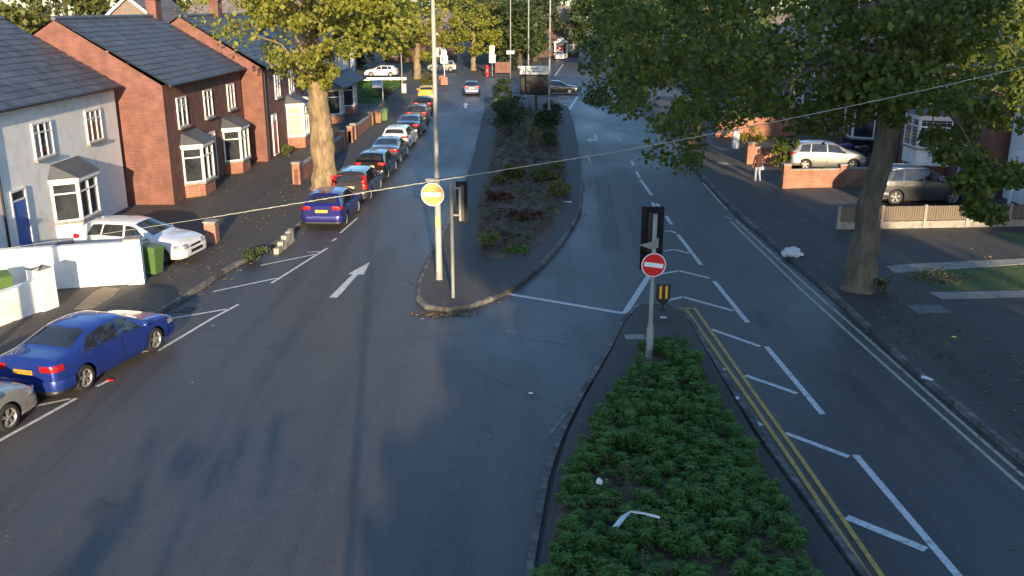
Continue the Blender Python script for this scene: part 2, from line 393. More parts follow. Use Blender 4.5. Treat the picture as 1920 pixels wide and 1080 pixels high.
# centre island with its nose towards the camera
isl = [(-2.9, 98), (-2.45, 84), (-2.45, 64), (-2.5, 50), (-2.72, 42), (-3.1, 33), (-3.2, 30), (-3.05, 28.3), (-2.7, 27.5), (-2.1, 27.15), (-1.4, 27.4), (-0.75, 28.15), (0.0, 29.3), (0.95, 31.8), (1.95, 35.5), (2.75, 39.3), (3.2, 42), (3.75, 48.5), (4.2, 56), (4.5, 64.2), (5.0, 76), (5.2, 87), (4.4, 95), (2.5, 98.6)]
isl_in = [(Vector(p) + (Vector((0.6, 50)) - Vector(p)).normalized() * 0.12) for p in isl]
isle = structure('pavement_island', MB().prism([tuple(p) for p in isl_in], -0.04, 0.127), M_pave)
kerb(isl + [isl[0]], isle, 1, (20, 62))
bedA = [(-1.5, 36.0), (-0.9, 33.2), (0.2, 33.0), (1.4, 36.2), (2.3, 41.5), (2.9, 50), (3.2, 60), (3.5, 74), (3.2, 84), (0, 88), (-1.3, 84), (-1.2, 64), (-1.4, 50), (-1.6, 42)]
def mound(poly, z0, hgt, seed, step=0.5):
    """a soil surface that swells inside a polygon"""
    mb = MB(); n = len(poly)
    cx = sum(p[0] for p in poly) / n; cy = sum(p[1] for p in poly) / n
    ring = resample(list(poly) + [poly[0]], step); m = len(ring) - 1
    rows = []
    for k in range(9):
        f = 1 - k / 8.0
        row = []
        for p in ring[:m] + [ring[0]]:
            x = cx + (p.x - cx) * f; y = cy + (p.y - cy) * f
            z = z0 + hgt * min(1, (1 - f) * 3) ** 0.6 + (0 if k == 0 else 0.06 * noise.noise((x * .9 + seed, y * .9, 0)) + 0.03 * noise.noise((x * 3, y * 3, seed)))
            row.append((x, y, z))
        rows.append(row)
    mb.grid(rows, 0, True)
    return mb
structure('soil_bed', mound(bedA, 0.13, 0.14, 3.1), M_soil)

# triangular island at the bottom of the picture
tri = [G(985, 1250)[:2], G(1003, 1060)[:2], G(1030, 900)[:2], G(1058, 819)[:2], G(1089, 757)[:2], G(1146, 661)[:2], (3.35, 26.1), (3.95, 27.5), (4.5, 27.85), (5.05, 27.6), (5.25, 26.6), (5.27, 22.6), (5.36, 18.2), (5.57, 15.4), (6.0, 8)]
tri_in = [(Vector(p) + (Vector((3.2, 16)) - Vector(p)).normalized() * 0.12) for p in tri]
tisl = structure('pavement_triangle', MB().prism([tuple(p) for p in tri_in], -0.04, 0.127), M_pave)
kerb(tri[::-1], tisl, -1, (11, 40))
bedB = [G(x, y, .15)[:2] for x, y in ((1188, 700), (1205, 655), (1240, 645), (1285, 640), (1320, 720), (1395, 830), (1462, 930), (1590, 1190), (1000, 1190), (1048, 930), (1082, 850), (1132, 760))]
structure('planting_bed', mound(bedB, 0.13, 0.10, 8.2, 0.4), M_soil)

# ------------------------------------------------------------------ painted markings (thin sheets 4 mm above the asphalt)
def strip_poly(a, b, w):
    a, b = Vector(a[:2]), Vector(b[:2]); t = (b - a).normalized(); n = Vector((-t.y, t.x)) * w / 2
    return [tuple(a - n), tuple(b - n), tuple(b + n), tuple(a + n)]
def marking(name, segs, w, m, z=0.004, label=None):
    mb = MB()
    for seg in segs:
        pts = [G(*p) for p in seg]
        for a, b in zip(pts, pts[1:]): mb.sheet(strip_poly(a, b, w), z)
    o = mb.build(name, m); tag(o, kind='structure')
    return o
E1 = [[(1271, 440), (1315, 497)], [(1339, 527), (1402, 605)], [(1437, 650), (1543, 777)], [(1604, 853), (1700, 966), (1800, 1084)], [(1249, 405), (1259, 421)], [(1201, 337), (1222, 366)], [(1193, 321), (1199, 333)], [(1184, 302), (1188, 310)], [(1157, 256), (1164, 264)], [(1223, 380), (1228, 389)], [(1231, 382), (1238, 390)]]
for s_ in E1: marking('road_edge_line', [s_], 0.15, M_paint)
CH = [[(1247, 434), (1256, 433), (1267, 437)], [(1246, 471), (1263, 468), (1292, 475)], [(1232, 515), (1273, 508), (1331, 522)], [(1189, 576), (1214, 570)], [(1241, 566), (1280, 557), (1375, 583)], [(1288, 601), (1301, 605)], [(1335, 618), (1425, 650)], [(1343, 688), (1361, 694)], [(1397, 704), (1494, 738)], [(1411, 790), (1428, 798)], [(1472, 812), (1591, 857)], [(1509, 937), (1536, 949)]]
for s_ in CH: marking('hatch_line', [s_], 0.15, M_paint, 0.008)
marking('hatch_line', [[(1587, 970), (1736, 1031)]], 0.2, M_paint, 0.008)
marking('give_way_line', [[(945, 550), (1172, 588)]], 0.2, M_paint); marking('give_way_line', [[(1172, 587), (1217, 517)]], 0.2, M_paint, 0.008)
for s_ in ([(1287, 581), (1412, 760), (1481, 860), (1632, 1086)], [(1303, 579), (1430, 760), (1502, 860), (1657, 1086)]): marking('double_yellow_line', [s_], 0.1, M_yell, 0.012)
marking('double_yellow_line', [[(1276, 579), (1305, 579)]], 0.1, M_yell, 0.016)
for s_ in ([(1369, 414), (1500, 541), (1610, 641), (1760, 775), (1925, 921)], [(1379, 412), (1512, 535), (1622, 631), (1772, 765), (1925, 898)]): marking('kerbside_double_line', [s_], 0.09, M_fade)
marking('kerbside_line', [[(1318, 343), (1364, 394)]], 0.1, M_fade); marking('kerbside_line', [[(1356, 405), (1372, 411)]], 0.1, M_fade)
LW = [[(-20, 837), (143, 747)], [(181, 725), (207, 712)], [(296, 658), (400, 596), (447, 571)], [(509, 531), (614, 465)], [(623, 452), (631, 447)], [(638, 437), (670, 409)]]
for s_ in LW: marking('bay_line', [s_], 0.1, M_paint)
for s_ in ([(41, 767), (132, 748)], [(253, 662), (297, 656)], [(308, 600), (425, 580)], [(400, 547), (519, 522)], [(489, 498), (591, 477)], [(577, 473), (606, 472)]): marking('bay_hatch_line', [s_], 0.1, M_paint, 0.008)
marking('worn_line', [[(935, 620), (992, 628)]], 0.12, M_worn); marking('worn_line', [[(1028, 635), (1058, 642)]], 0.12, M_worn)
marking('worn_line', [[(1033, 812), (1060, 775)]], 0.07, M_worn)
marking('junction_line', [[(1067, 206), (1083, 181)]], 0.25, M_paint)
for a, b in (((1046, 181), (1078, 181)), ((1050, 190), (1073, 190)), ((1052, 196), (1071, 197)), ((1061, 152), (1080, 153)), ((1040, 143), (1056, 120)), ((930, 154), (957, 154))): marking('junction_line', [[a, b]], 0.18, M_paint, 0.008)
for px_ in ([(1130, 470), (1115, 330), (1140, 330), (1165, 470)], [(1410, 585), (1432, 585), (1450, 612), (1424, 612)], [(1560, 700), (1680, 820), (1710, 815), (1590, 697)]):
    structure('road_patch', MB().sheet([G(*p)[:2] for p in px_], 0.0025), M_patch)
def crack(pts_, w=.018, seed=0):
    g = random.Random(seed); P = resample([G(*p)[:2] for p in pts_], .25); mb = MB(); P = [Vector((p.x + g.gauss(0, .018), p.y + g.gauss(0, .018))) for p in P]
    L = poly_offset(P, w * .5); Rr = poly_offset(P, -w * .5)
    for i in range(len(P) - 1): mb.sheet([L[i], L[i + 1], Rr[i + 1], Rr[i]], 0.0033)
    tag(mb.build('road_joint', M_ink), kind='structure')
for i, c_ in enumerate(([(300, 642), (560, 655), (900, 622), (1070, 648)], [(180, 935), (215, 948), (262, 938)], [(880, 690), (1060, 770), (1010, 860)], [(1390, 640), (1500, 800), (1660, 1070)])): crack(c_, .013, i)
def arrow_poly(name, px, z=0.004):
    o = MB().sheet([G(*p)[:2] for p in px], z).build(name, M_paint); tag(o, kind='structure')
arrow_poly('road_arrow', [(617, 558), (633, 558), (671, 514.6), (682, 514.8), (694, 491), (652, 514), (661, 514.3)])
arrow_poly('road_arrow', [(871, 203), (875, 203), (875, 197), (879, 197), (874, 192), (868, 196), (871, 197)])
arrow_poly('road_arrow', [(1113, 252), (1118, 252), (1121, 264), (1108, 264), (1108, 266), (1099, 262), (1107, 259), (1107, 261), (1115, 261)])

# ------------------------------------------------------------------ vehicles
def interp(pts, x):
    return np.interp(x, [p[0] for p in pts], [p[1] for p in pts])
CAR = {
 'saloon': dict(L=4.73, W=1.84, R=.335, ra=.97, fa=3.79, belt=[(0, .93), (2, .94), (4.2, .84), (4.73, .7)],
    top=[(0, .98), (.05, 1.04), (.14, 1.08), (.62, 1.10), (.80, 1.13), (1.55, 1.39), (1.9, 1.425), (2.4, 1.43), (2.75, 1.40), (3.50, 1.02), (3.62, .985), (4.3, .90), (4.6, .80), (4.73, .66)],
    rw=(.80, 1.52), fw=(2.78, 3.50), side=[((1.02, 1.55), (1.30, 1.62)), ((1.58, 2.42), (1.66, 2.36)), ((2.50, 3.36), (2.44, 2.86))], door=[(1.42, 2.45), (2.46, 3.42)]),
 'hatch': dict(L=4.36, W=1.80, R=.32, ra=.82, fa=3.46, belt=[(0, .98), (1.5, .96), (3.8, .86), (4.36, .7)],
    top=[(0, 1.00), (.05, 1.06), (.10, 1.10), (.42, 1.36), (.60, 1.44), (1.1, 1.475), (1.9, 1.48), (2.35, 1.43), (3.18, 1.04), (3.3, 1.0), (3.95, .90), (4.24, .80), (4.36, .64)],
    rw=(.10, .42), fw=(2.38, 3.18), side=[((.62, 1.14), (.80, 1.2)), ((1.18, 2.02), (1.26, 2.0)), ((2.10, 3.02), (2.08, 2.50))], door=[(1.12, 2.05), (2.06, 3.08)]),
 'estate': dict(L=4.62, W=1.80, R=.325, ra=.92, fa=3.66, belt=[(0, .98), (1.5, .96), (4, .86), (4.62, .7)],
    top=[(0, 1.00), (.04, 1.06), (.08, 1.10), (.32, 1.42), (.48, 1.485), (1.1, 1.51), (2.1, 1.51), (2.6, 1.45), (3.40, 1.04), (3.52, 1.0), (4.2, .91), (4.5, .8), (4.62, .64)],
    rw=(.08, .33), fw=(2.62, 3.40), side=[((.40, 1.24), (.56, 1.24)), ((1.30, 2.2), (1.32, 2.18)), ((2.28, 3.22), (2.26, 2.74))], door=[(1.24, 2.23), (2.24, 3.28)]),
 'mpv': dict(L=4.30, W=1.78, R=.325, ra=.80, fa=3.52, belt=[(0, 1.02), (1.5, 1.0), (3.8, .92), (4.3, .75)],
    top=[(0, 1.04), (.05, 1.10), (.10, 1.14), (.40, 1.46), (.56, 1.53), (1.1, 1.57), (1.9, 1.58), (2.5, 1.50), (3.30, 1.10), (3.42, 1.06), (3.95, .95), (4.2, .82), (4.3, .66)],
    rw=(.10, .40), fw=(2.54, 3.30), side=[((.42, 1.02), (.60, 1.08)), ((1.08, 1.98), (1.16, 1.96)), ((2.06, 3.12), (2.04, 2.66))], door=[(1.04, 2.0), (2.01, 3.1)]),
 'suv': dict(L=4.55, W=1.88, R=.36, ra=.90, fa=3.62, belt=[(0, 1.12), (1.5, 1.10), (4, 1.0), (4.55, .85)],
    top=[(0, 1.10), (.05, 1.16), (.10, 1.20), (.45, 1.54), (.60, 1.62), (1.2, 1.68), (2.1, 1.68), (2.55, 1.62), (3.36, 1.18), (3.5, 1.14), (4.2, 1.04), (4.45, .92), (4.55, .76)],
    rw=(.10, .44), fw=(2.58, 3.36), side=[((.62, 1.18), (.86, 1.22)), ((1.24, 2.14), (1.30, 2.12)), ((2.22, 3.2), (2.20, 2.72))], door=[(1.2, 2.17), (2.18, 3.24)]),
}
class CarShape:
    def __init__(s, k):
        s.__dict__.update(CAR[k]); s.k = k
        xs = np.linspace(0, s.L, 400); z = interp(s.top, xs)
        ker = np.exp(-np.linspace(-2, 2, 17) ** 2); ker /= ker.sum()
        zp = np.concatenate([np.full(8, z[0]), z, np.full(8, z[-1])]); s.xs = xs; s.zs = np.convolve(zp, ker, 'valid')
    def ztop(s, x): return float(np.interp(x, s.xs, s.zs))
    def hw(s, x):
        W2 = s.W / 2; e = min(x, s.L - x)
        f = float(np.interp(e, [0, .04, .12, .3, .8], [.86, .93, .965, .985, 1.0]))
        return W2 * f
    def belt_(s, x): return min(float(interp(s.belt, x)), s.ztop(x) - .03)
    def zb(s, x, arch=True):
        e = min(x, s.L - x); z = float(np.interp(e, [0, .15, .6], [.30, .24, .20]))
        if arch:
            Ra = s.R + .045
            for c in (s.ra, s.fa):
                if abs(x - c) < Ra: z = max(z, s.R + math.sqrt(Ra * Ra - (x - c) ** 2))
        return z
    def cab(s, x): return max(0., min(1., (s.ztop(x) - s.belt_(x) - .08) / .34))
    def wr(s, x): c = s.cab(x); return s.hw(x) * (.92 + (.735 - .92) * c)
    def lower(s, x, f):
        """body side below the belt, f 0..1"""
        zb, b, w = s.zb(x), s.belt_(x), s.hw(x)
        z = zb + (b - zb) * f; g = (z - .2) / (b - .2)
        y = w * float(np.interp(g, [0, .12, .35, .62, .85, 1], [.945, .985, 1.0, .995, .985, .955]))
        return y, z
    def upper(s, x, f):
        b, w = s.belt_(x), s.hw(x); zt = s.ztop(x); c = s.cab(x); zr = max(zt - .035 - .03 * c, b + .005)
        y = w * .955 + (s.wr(x) - w * .955) * (f ** 1.15); return y, b + (zr - b) * f
    def roof(s, x, u):
        zt = s.ztop(x); c = s.cab(x); wr = s.wr(x); y0, z0 = s.upper(x, 1)
        a = abs(u); return wr * u, zt + .015 - (zt + .015 - z0) * (a ** 4)
    def section(s, x):
        pts = [s.lower(x, f) for f in (0, .06, .18, .38, .6, .82, .94, 1)] + [s.upper(x, f) for f in (.12, .35, .65, .9, 1)] + [s.roof(x, u) for u in (.93, .8, .55, .28, 0)]
        return pts
    def y_at(s, x, z):
        pts = s.section(x); best = pts[0][0]
        for (y0, z0), (y1, z1) in zip(pts, pts[1:]):
            if min(z0, z1) <= z <= max(z0, z1) and abs(z1 - z0) > 1e-6: return y0 + (y1 - y0) * (z - z0) / (z1 - z0)
        return best
SHAPES = {k: CarShape(k) for k in CAR}
_wh = {}
def wheel_meshes(R_, spokes, key):
    k = (round(R_, 3), spokes)
    if k in _wh: return _wh[k]
    M = Matrix.Rotation(R(90), 4, 'Y')
    w = .105
    t = MB().lathe([(R_ * .66, -w * .9), (R_ * .8, -w), (R_ * .95, -w * .92), (R_, -w * .6), (R_, w * .6), (R_ * .95, w * .92), (R_ * .8, w), (R_ * .66, w * .9)], 28, 0, M).mesh('tyre', M_rubber)
    r = MB().lathe([(R_ * .665, -w * .85), (R_ * .60, -w * .6), (R_ * .60, w * .55), (R_ * .635, w * .82), (R_ * .68, w * .92)], 28, 0, M)
    r.lathe([(0.001, w * .35), (R_ * .6, w * .2)], 28, 1, M)
    r.lathe([(0.001, w * .78), (R_ * .15, w * .74), (R_ * .17, w * .3)], 16, 0, M)
    for i in range(spokes):
        a = 2 * math.pi * i / spokes
        for da in ((-.13, .13) if spokes == 5 else (0,)):
            T = Matrix.Rotation(a + da, 4, 'X')
            r.box((w * .62, 0, R_ * .37), (w * .34, R_ * (.085 if spokes == 5 else .10), R_ * .56), M=T)
    r = r.mesh('rim', [M_alloy, M_black])
    _wh[k] = (t, r); return _wh[k]

def paint(name, c, metallic=0.35, rough=0.28):
    return mat(name, c, rough, metallic, 0.5, col2=tuple(v * .82 for v in c), scale=1.4, coat=0.8)
_carmesh = {}
def car(label, cat, kind, colour, rear_axle=None, heading=(0, 1), front_axle=None, plate='yellow', plate_txt=None, spokes=10, lit=False, name='parked_car', group=None, rails=False, tall_lights=False, doors=True, right=True):
    """rear_axle/front_axle: ground point of the right (right=True) wheel; heading: unit direction of travel"""
    c = SHAPES[kind]; h = Vector((heading[0], heading[1])).normalized(); rgt = Vector((h.y, -h.x))
    half = c.W / 2 - .11
    sg = 1 if right else -1
    if rear_axle is not None: mid = Vector(rear_axle[:2]) - rgt * half * sg + h * (c.L / 2 - c.ra)
    else: mid = Vector(front_axle[:2]) - rgt * half * sg + h * (c.L / 2 - c.fa)
    z0 = 0.0 if abs(mid.x) < 9.2 or name == 'moving_car' or mid.y < 27 and mid.x > -13 else 0.123
    o = thing(name, label, cat, (mid.x, mid.y, z0), math.atan2(-h.x, h.y), group)
    P = lambda x, y, z, off=0: (y, x - c.L / 2, z)
    # stations
    xs = set(np.round(np.linspace(0, c.L, 56), 4)) | {.015, .04, .08, .13, c.L - .015, c.L - .04, c.L - .08}
    Ra = c.R + .045
    for a in (c.ra, c.fa):
        xs = {x for x in xs if not (a - Ra - .03 < x < a + Ra + .03)}
        xs |= {a - Ra * math.cos(t) for t in np.linspace(0.0001, math.pi - .0001, 15)} | {a - Ra - .004, a + Ra + .004}
    xs = sorted(xs)
    key = (kind,)
    if key not in _carmesh:
        b = MB(); rows = []
        for x in xs:
            s_ = c.section(x); rows.append([P(x, y, z) for y, z in s_] + [P(x, -y, z) for y, z in s_[-2::-1]])
        b.grid(rows, 0, True, flip=False)
        for ri, fl in ((0, True), (-1, False)):
            r_ = rows[ri]; n = len(r_); vs = []
            for i in range(n // 2): 
                q = [r_[i], r_[i + 1], r_[n - 2 - i], r_[n - 1 - i]] if i + 1 < n - 2 - i else [r_[i], r_[i + 1], r_[n - 1 - i]]
                b.add(q, [tuple(range(len(q)))[::(1 if fl else -1)]], 0, False)
        me = {'body': b}
        u = MB(); wi = c.W / 2 * .76
        u.box((0, 0, .44), (wi * 2, c.L * .93, .48))
        me['under'] = u
        def patch(fn, cx, n1, n2, side=1, off=.004):
            rows = []
            for i in range(n1 + 1):
                row = []
                for j in range(n2 + 1): row.append(fn(i / n1, j / n2))
                rows.append(row)
            # outward offset
            A = np.array(rows); du = np.gradient(A, axis=0); dv = np.gradient(A, axis=1); nn = np.cross(du, dv)
            nn /= np.linalg.norm(nn, axis=2, keepdims=True) + 1e-9
            ctr = np.array([0, 0, .6]); sgn = np.sign(np.sum(nn * (A - ctr), axis=2, keepdims=True)); sgn[sgn == 0] = 1
            A = A + nn * sgn * off
            m_ = MB(); m_.grid([[tuple(p) for p in r] for r in A], 0, True, flip=bool(sgn.mean() < 0)); return m_
        me['patch'] = patch
        wins = []
        for (b0, b1), (t0, t1) in c.side:
            for sd in (1, -1):
                def fn(u_, v_, sd=sd, b0=b0, b1=b1, t0=t0, t1=t1):
                    f = .07 + .86 * v_; x = (b0 + (b1 - b0) * u_) * (1 - v_) + (t0 + (t1 - t0) * u_) * v_
                    y, z = c.upper(x, f); return P(x, y * sd, z)
                wins.append(patch(fn, 0, 8, 5).mesh('window', M_carglass))
        me['wins'] = wins
        def top(x0, x1, um):
            def fn(u_, v_):
                x = x0 + (x1 - x0) * u_; k = um * (2 * v_ - 1); y, z = c.roof(x, k); return P(x, y, z)
            return patch(fn, 0, 8, 8)
        me['fw'] = top(c.fw[0] + .03, c.fw[1] - .03, .86).mesh('windscreen', M_carglass)
        me['rw'] = top(c.rw[0] + .03, c.rw[1] - .02, .84).mesh('rear_window', M_carglass)
        me['body'] = me['body'].mesh('body', M_black); me['under'] = u.mesh('underbody', M_black)
        drs, seals = [], []
        for d0, d1 in c.door:
            for sd in (1, -1):
                def fnd(u_, v_, e=0., sd=sd, d0=d0, d1=d1):
                    f = .10 - e + (.885 + 2 * e) * v_; lo, hi = d0 + .015 - e, d1 - .015 + e
                    x = lo + (hi - lo) * u_
                    for a in (c.ra, c.fa): pass
                    zb = .20; b_ = c.belt_(x); z = zb + .08 - e + (b_ - zb - .1 + 2 * e) * v_
                    # keep clear of the wheel arches
                    for a in (c.ra, c.fa):
                        if (z - c.R) < Ra + .05:
                            q = (Ra + .06) ** 2 - (z - c.R) ** 2
                            if q > 0:
                                q = math.sqrt(q)
                                if a < (d0 + d1) / 2 and x < a + q and u_ < .5: x = a + q
                                if a > (d0 + d1) / 2 and x > a - q and u_ > .5: x = a - q
                    y = c.y_at(x, z); return P(x, y * sd, z)
                seals.append(patch(lambda a_, b_, f=fnd: f(a_, b_, .014), 0, 8, 6, off=.0035).mesh('door_seal', M_black))
                drs.append((patch(lambda a_, b_, f=fnd: f(a_, b_, 0), 0, 8, 6, off=.007), sd, d0, d1))
        me['doors'] = drs; me['seals'] = seals
        _carmesh[key] = me
    me = _carmesh[key]
    bm_ = me['body'].copy(); bm_.materials.clear(); bm_.materials.append(colour)
    body = link('body', bm_, o); link('underbody', me['under'], o)
    for w in me['wins']: link('window', w, o)
    link('windscreen', me['fw'], o); link('rear_window', me['rw'], o)
    if doors:
        for s_, (d, sd, d0, d1) in zip(me['seals'], me['doors']):
            link('door_seal', s_, body)
            dd = d.mesh('door', colour); dob = link('door', dd, o)
            hb = MB(); x = d0 + .12; z = c.belt_(x) - .10; y = c.y_at(x, z) + .018
            hb.box((y * sd, x - c.L / 2, z), (.03, .17, .03)); hb.build('handle', colour, dob)
    # wrap-around strips
    def wrap(name, rear, a0, a1, z0, z1, off, m, sides=(1, -1), parent=o, thick=.0, n=14, slant=0.0):
        for sd in sides:
            outs = []
            for i in range(n + 1):
                a = a0 + (a1 - a0) * i / n
                w0 = c.hw(0.0) * .97
                if a <= w0: x, yk = 0.0, a
                else: x, yk = a - w0, None
                col_ = []
                for j in range(5):
                    z = z0 + slant * (i / n) * (1 - j / 4) + (z1 - z0) * j / 4
                    X = x if rear else c.L - x
                    y = yk if yk is not None else c.y_at(X, z)
                    # rounded corner: push out along the blend of both normals
                    t = max(0, min(1, (a - (w0 - .06)) / .12)); nx, ny = -(1 - t), t
                    e = off * (1 if 0 < j < 4 else 0.55)
                    xx = x + nx * e
                    # follow the slope of tailgate or bonnet where the end stands back
                    if yk is not None:
                        k = 0
                        while c.ztop(min(max(X + (k * .01 if rear else -k * .01), 0), c.L)) < z and k < 60: k += 1
                        xx += k * .01
                    X2 = xx if rear else c.L - xx
                    col_.append(P(X2, (y + ny * e) * sd, z))
                outs.append(col_)
            q = MB(); q.grid(outs, 0, True, flip=(sd == 1) != rear)
            q.build(name, m, parent)
    zb_ = c.belt_(0.0); W2 = c.W / 2
    wrap('rear_bumper', True, 0, W2 + .42 * c.ra, .30, .60, .05, colour)
    wrap('rear_valance', True, 0, W2 + .30, .24, .36, .056, M_black)
    wrap('front_bumper', False, 0, W2 + .22, .28, .56, .04, colour)
    wrap('front_grille', False, 0, .42, .36, .52, .05, M_black)
    wrap('front_grille', False, 0, .36, .58, .70, .012, M_black)
    lens = M_tail
    if tall_lights:
        wrap('tail_light', True, W2 * .74, W2 + .10, .72, 1.34, .02, lens)
    else:
        wrap('tail_light', True, W2 * .52, W2 + .16, zb_ - .12, zb_ + .03, .014, lens, slant=.0)
    zf = c.ztop(c.L - .05)
    wrap('headlight', False, W2 * .50, W2 + .22, .60, .74 if kind != 'suv' else .84, .014, M_head)
    # plates
    if plate:
        zp = .78 if kind in ('saloon',) else .80 if kind != 'suv' else .92
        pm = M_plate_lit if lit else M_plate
        pb = MB().box((0, -c.L / 2 - .018, zp), (.52, .012, .112)).build('number_plate', pm, o)
        if plate_txt:
            Mx = Matrix.Translation((0, -c.L / 2 - .026, zp)) @ Matrix.Rotation(R(90), 4, 'X')
            text_mesh(plate_txt, .098, 'plate_lettering', M_ink, pb, Mx)
    MB().box((0, c.L / 2 + .02, .5), (.52, .012, .112)).build('number_plate', M_wplate, o)
    # mirrors
    for sd in (1, -1):
        mx = c.side[2][0][1] - .12; y, z = c.upper(mx, .12)
        q = MB(); T = Matrix.Translation((sd * (y + .13), mx - c.L / 2, z + .05)) @ Matrix.Diagonal((.11, .07, .075, 1))
        q.lathe([(0.01, -1), (.6, -.85), (.95, -.4), (1, 0), (.95, .4), (.6, .85), (.01, 1)], 10, 0, T)
        q.box((sd * (y + .04), mx - c.L / 2, z + .02), (.10, .04, .03))
        q.build('wing_mirror', colour, o)
    # sill trim, fuel flap seam, aerial, rails
    q = MB(); q.tube([(0, .95 - c.L / 2 - (.3 if kind != 'saloon' else -.6), c.ztop(1.2) + .02), (0, .78 - c.L / 2 - (.3 if kind != 'saloon' else -.6), c.ztop(1.0) + .09)], [.03, .006], 6)
    q.build('aerial', M_black, o)
    if rails:
        for sd in (1, -1):
            pts = [P(x, sd * (c.wr(x) * .93), c.roof(x, .93)[1] + dz) for x, dz in ((.75, .0), (.85, .045), (1.4, .05), (2.0, .05), (2.35, .045), (2.45, .0))]
            MB().tube(pts, .018, 6).build('roof_rail', M_chrome, o)
    # wheels
    tm, rm = wheel_meshes(c.R, spokes, kind)
    for ax in (c.ra, c.fa):
        for sd in (1, -1):
            e = bpy.data.objects.new('wheel', tm); COL.objects.link(e); e.parent = o
            e.location = (sd * (c.W / 2 - .125), ax - c.L / 2, c.R)
            if sd == -1: e.rotation_euler = (0, 0, math.pi)
            r_ = link('rim', rm, e)
    return o

P_blue = paint('blue_paint', (0.018, 0.045, 0.26)); P_fblue = paint('deep_blue_paint', (0.02, 0.022, 0.17))
P_dark = paint('charcoal_paint', (0.05, 0.05, 0.055)); P_blackp = paint('black_paint', (0.010, 0.010, 0.011))
P_grey = paint('grey_paint', (0.075, 0.085, 0.095)); P_white = paint('white_paint', (0.72, 0.72, 0.71), 0.0)
P_silver = paint('silver_paint', (0.40, 0.39, 0.365), 0.6); P_suv = paint('steel_grey_paint', (0.085, 0.09, 0.095), 0.5)
P_yel = paint('yellow_car_paint', (0.62, 0.40, 0.03), 0.0); P_lblue = paint('mid_blue_paint', (0.018, 0.045, 0.14)); P_navy = paint('navy_paint', (0.018, 0.022, 0.035))
P_red = paint('maroon_paint', (0.07, 0.012, 0.012))

hA = Vector((0.73, 2.81)).normalized()
car('dark blue saloon parked at the left kerb with a yellow GX15 CZA plate', 'car', 'saloon', P_blue, rear_axle=(-10.50, 21.12), heading=hA, plate_txt='GX15 CZA', spokes=5)
car('silver car cut off by the left edge of the picture, nose behind the blue saloon', 'car', 'hatch', P_silver, front_axle=(-11.2, 18.85), heading=hA, spokes=5)
car('white hatchback parked on the drive behind the bright white garden wall', 'car', 'hatch', P_white, front_axle=(-12.6, 32.35), heading=(0.985, -0.17), plate=None, spokes=10)
hK = (0.04, 1)
gk = 'cars parked nose to tail along the left kerb'
car('royal blue hatchback at the near end of the row parked by the plane trunk', 'car', 'hatch', P_fblue, (-7.2, 39.1), hK, plate_txt='FL12 HWO', spokes=10, group=gk)
car('dark estate with tall red tail lights up both sides of its rear window', 'car', 'estate', P_dark, (-6.95, 44.6), hK, lit=True, tall_lights=True, group=gk, plate_txt='BV09 KXR')
car('black hatchback with a glaring plate, second car in front of the blue one', 'car', 'hatch', P_blackp, (-6.87, 50.6), hK, lit=True, group=gk, spokes=10)
car('grey saloon parked just behind the white hatchback in the kerb row', 'car', 'saloon', P_grey, (-6.8, 56.0), hK, group=gk, plate=None)
car('white hatchback in the middle of the dark cars along the left kerb', 'car', 'estate', P_white, (-6.85, 61.6), hK, group=gk, plate=None)
car('navy saloon parked directly in front of the white kerbside hatchback', 'car', 'saloon', P_navy, (-6.75, 68.4), hK, group=gk, plate=None)
car('dark grey estate parked two places in front of the white kerbside car', 'car', 'estate', P_dark, (-6.85, 75.8), (-.03, 1), group=gk, plate=None)
car('black small car parked right behind the yellow hatchback', 'car', 'hatch', P_blackp, (-7.1, 83.5), (-.05, 1), group=gk, plate=None)
car('bright yellow hatchback at the far end of the kerb row', 'car', 'hatch', P_yel, (-7.85, 95.6), (-.06, 1), group=gk, plate=None)
car('mid blue hatchback driving away in the left lane towards the junction', 'car', 'hatch', P_lblue, (-3.55, 101.6), (-.05, 1), name='moving_car')
car('black car crossing the junction to the right of the tall notice board', 'car', 'saloon', P_blackp, rear_axle=(3.4, 102.5), heading=(1, -.08), name='moving_car', plate=None)
car('white car side-on behind the green lawn and blue sale board', 'car', 'hatch', P_white, rear_axle=(-16.3, 127.5), heading=(-1, .05), right=False, plate=None)
car('silver car half hidden by the tall lamp column at the far junction', 'car', 'mpv', P_silver, rear_axle=(-8.9, 138.0), heading=(-1, .1), right=False, plate=None)
car('tiny white car far down the right road by a lit porch', 'car', 'hatch', P_white, front_axle=(9.4, 172), heading=(0.05, -1), right=False, plate=None)
car('silver hatchback parked side-on behind the low brick wall on the right', 'car', 'mpv', P_silver, rear_axle=(16.7, 52.7), heading=(1, -.01), plate=None, spokes=5)
car('steel grey SUV with roof rails parked behind the slatted wooden fence', 'car', 'suv', P_suv, rear_axle=(18.0, 43.0), heading=(1, .02), plate=None, spokes=5, rails=True)

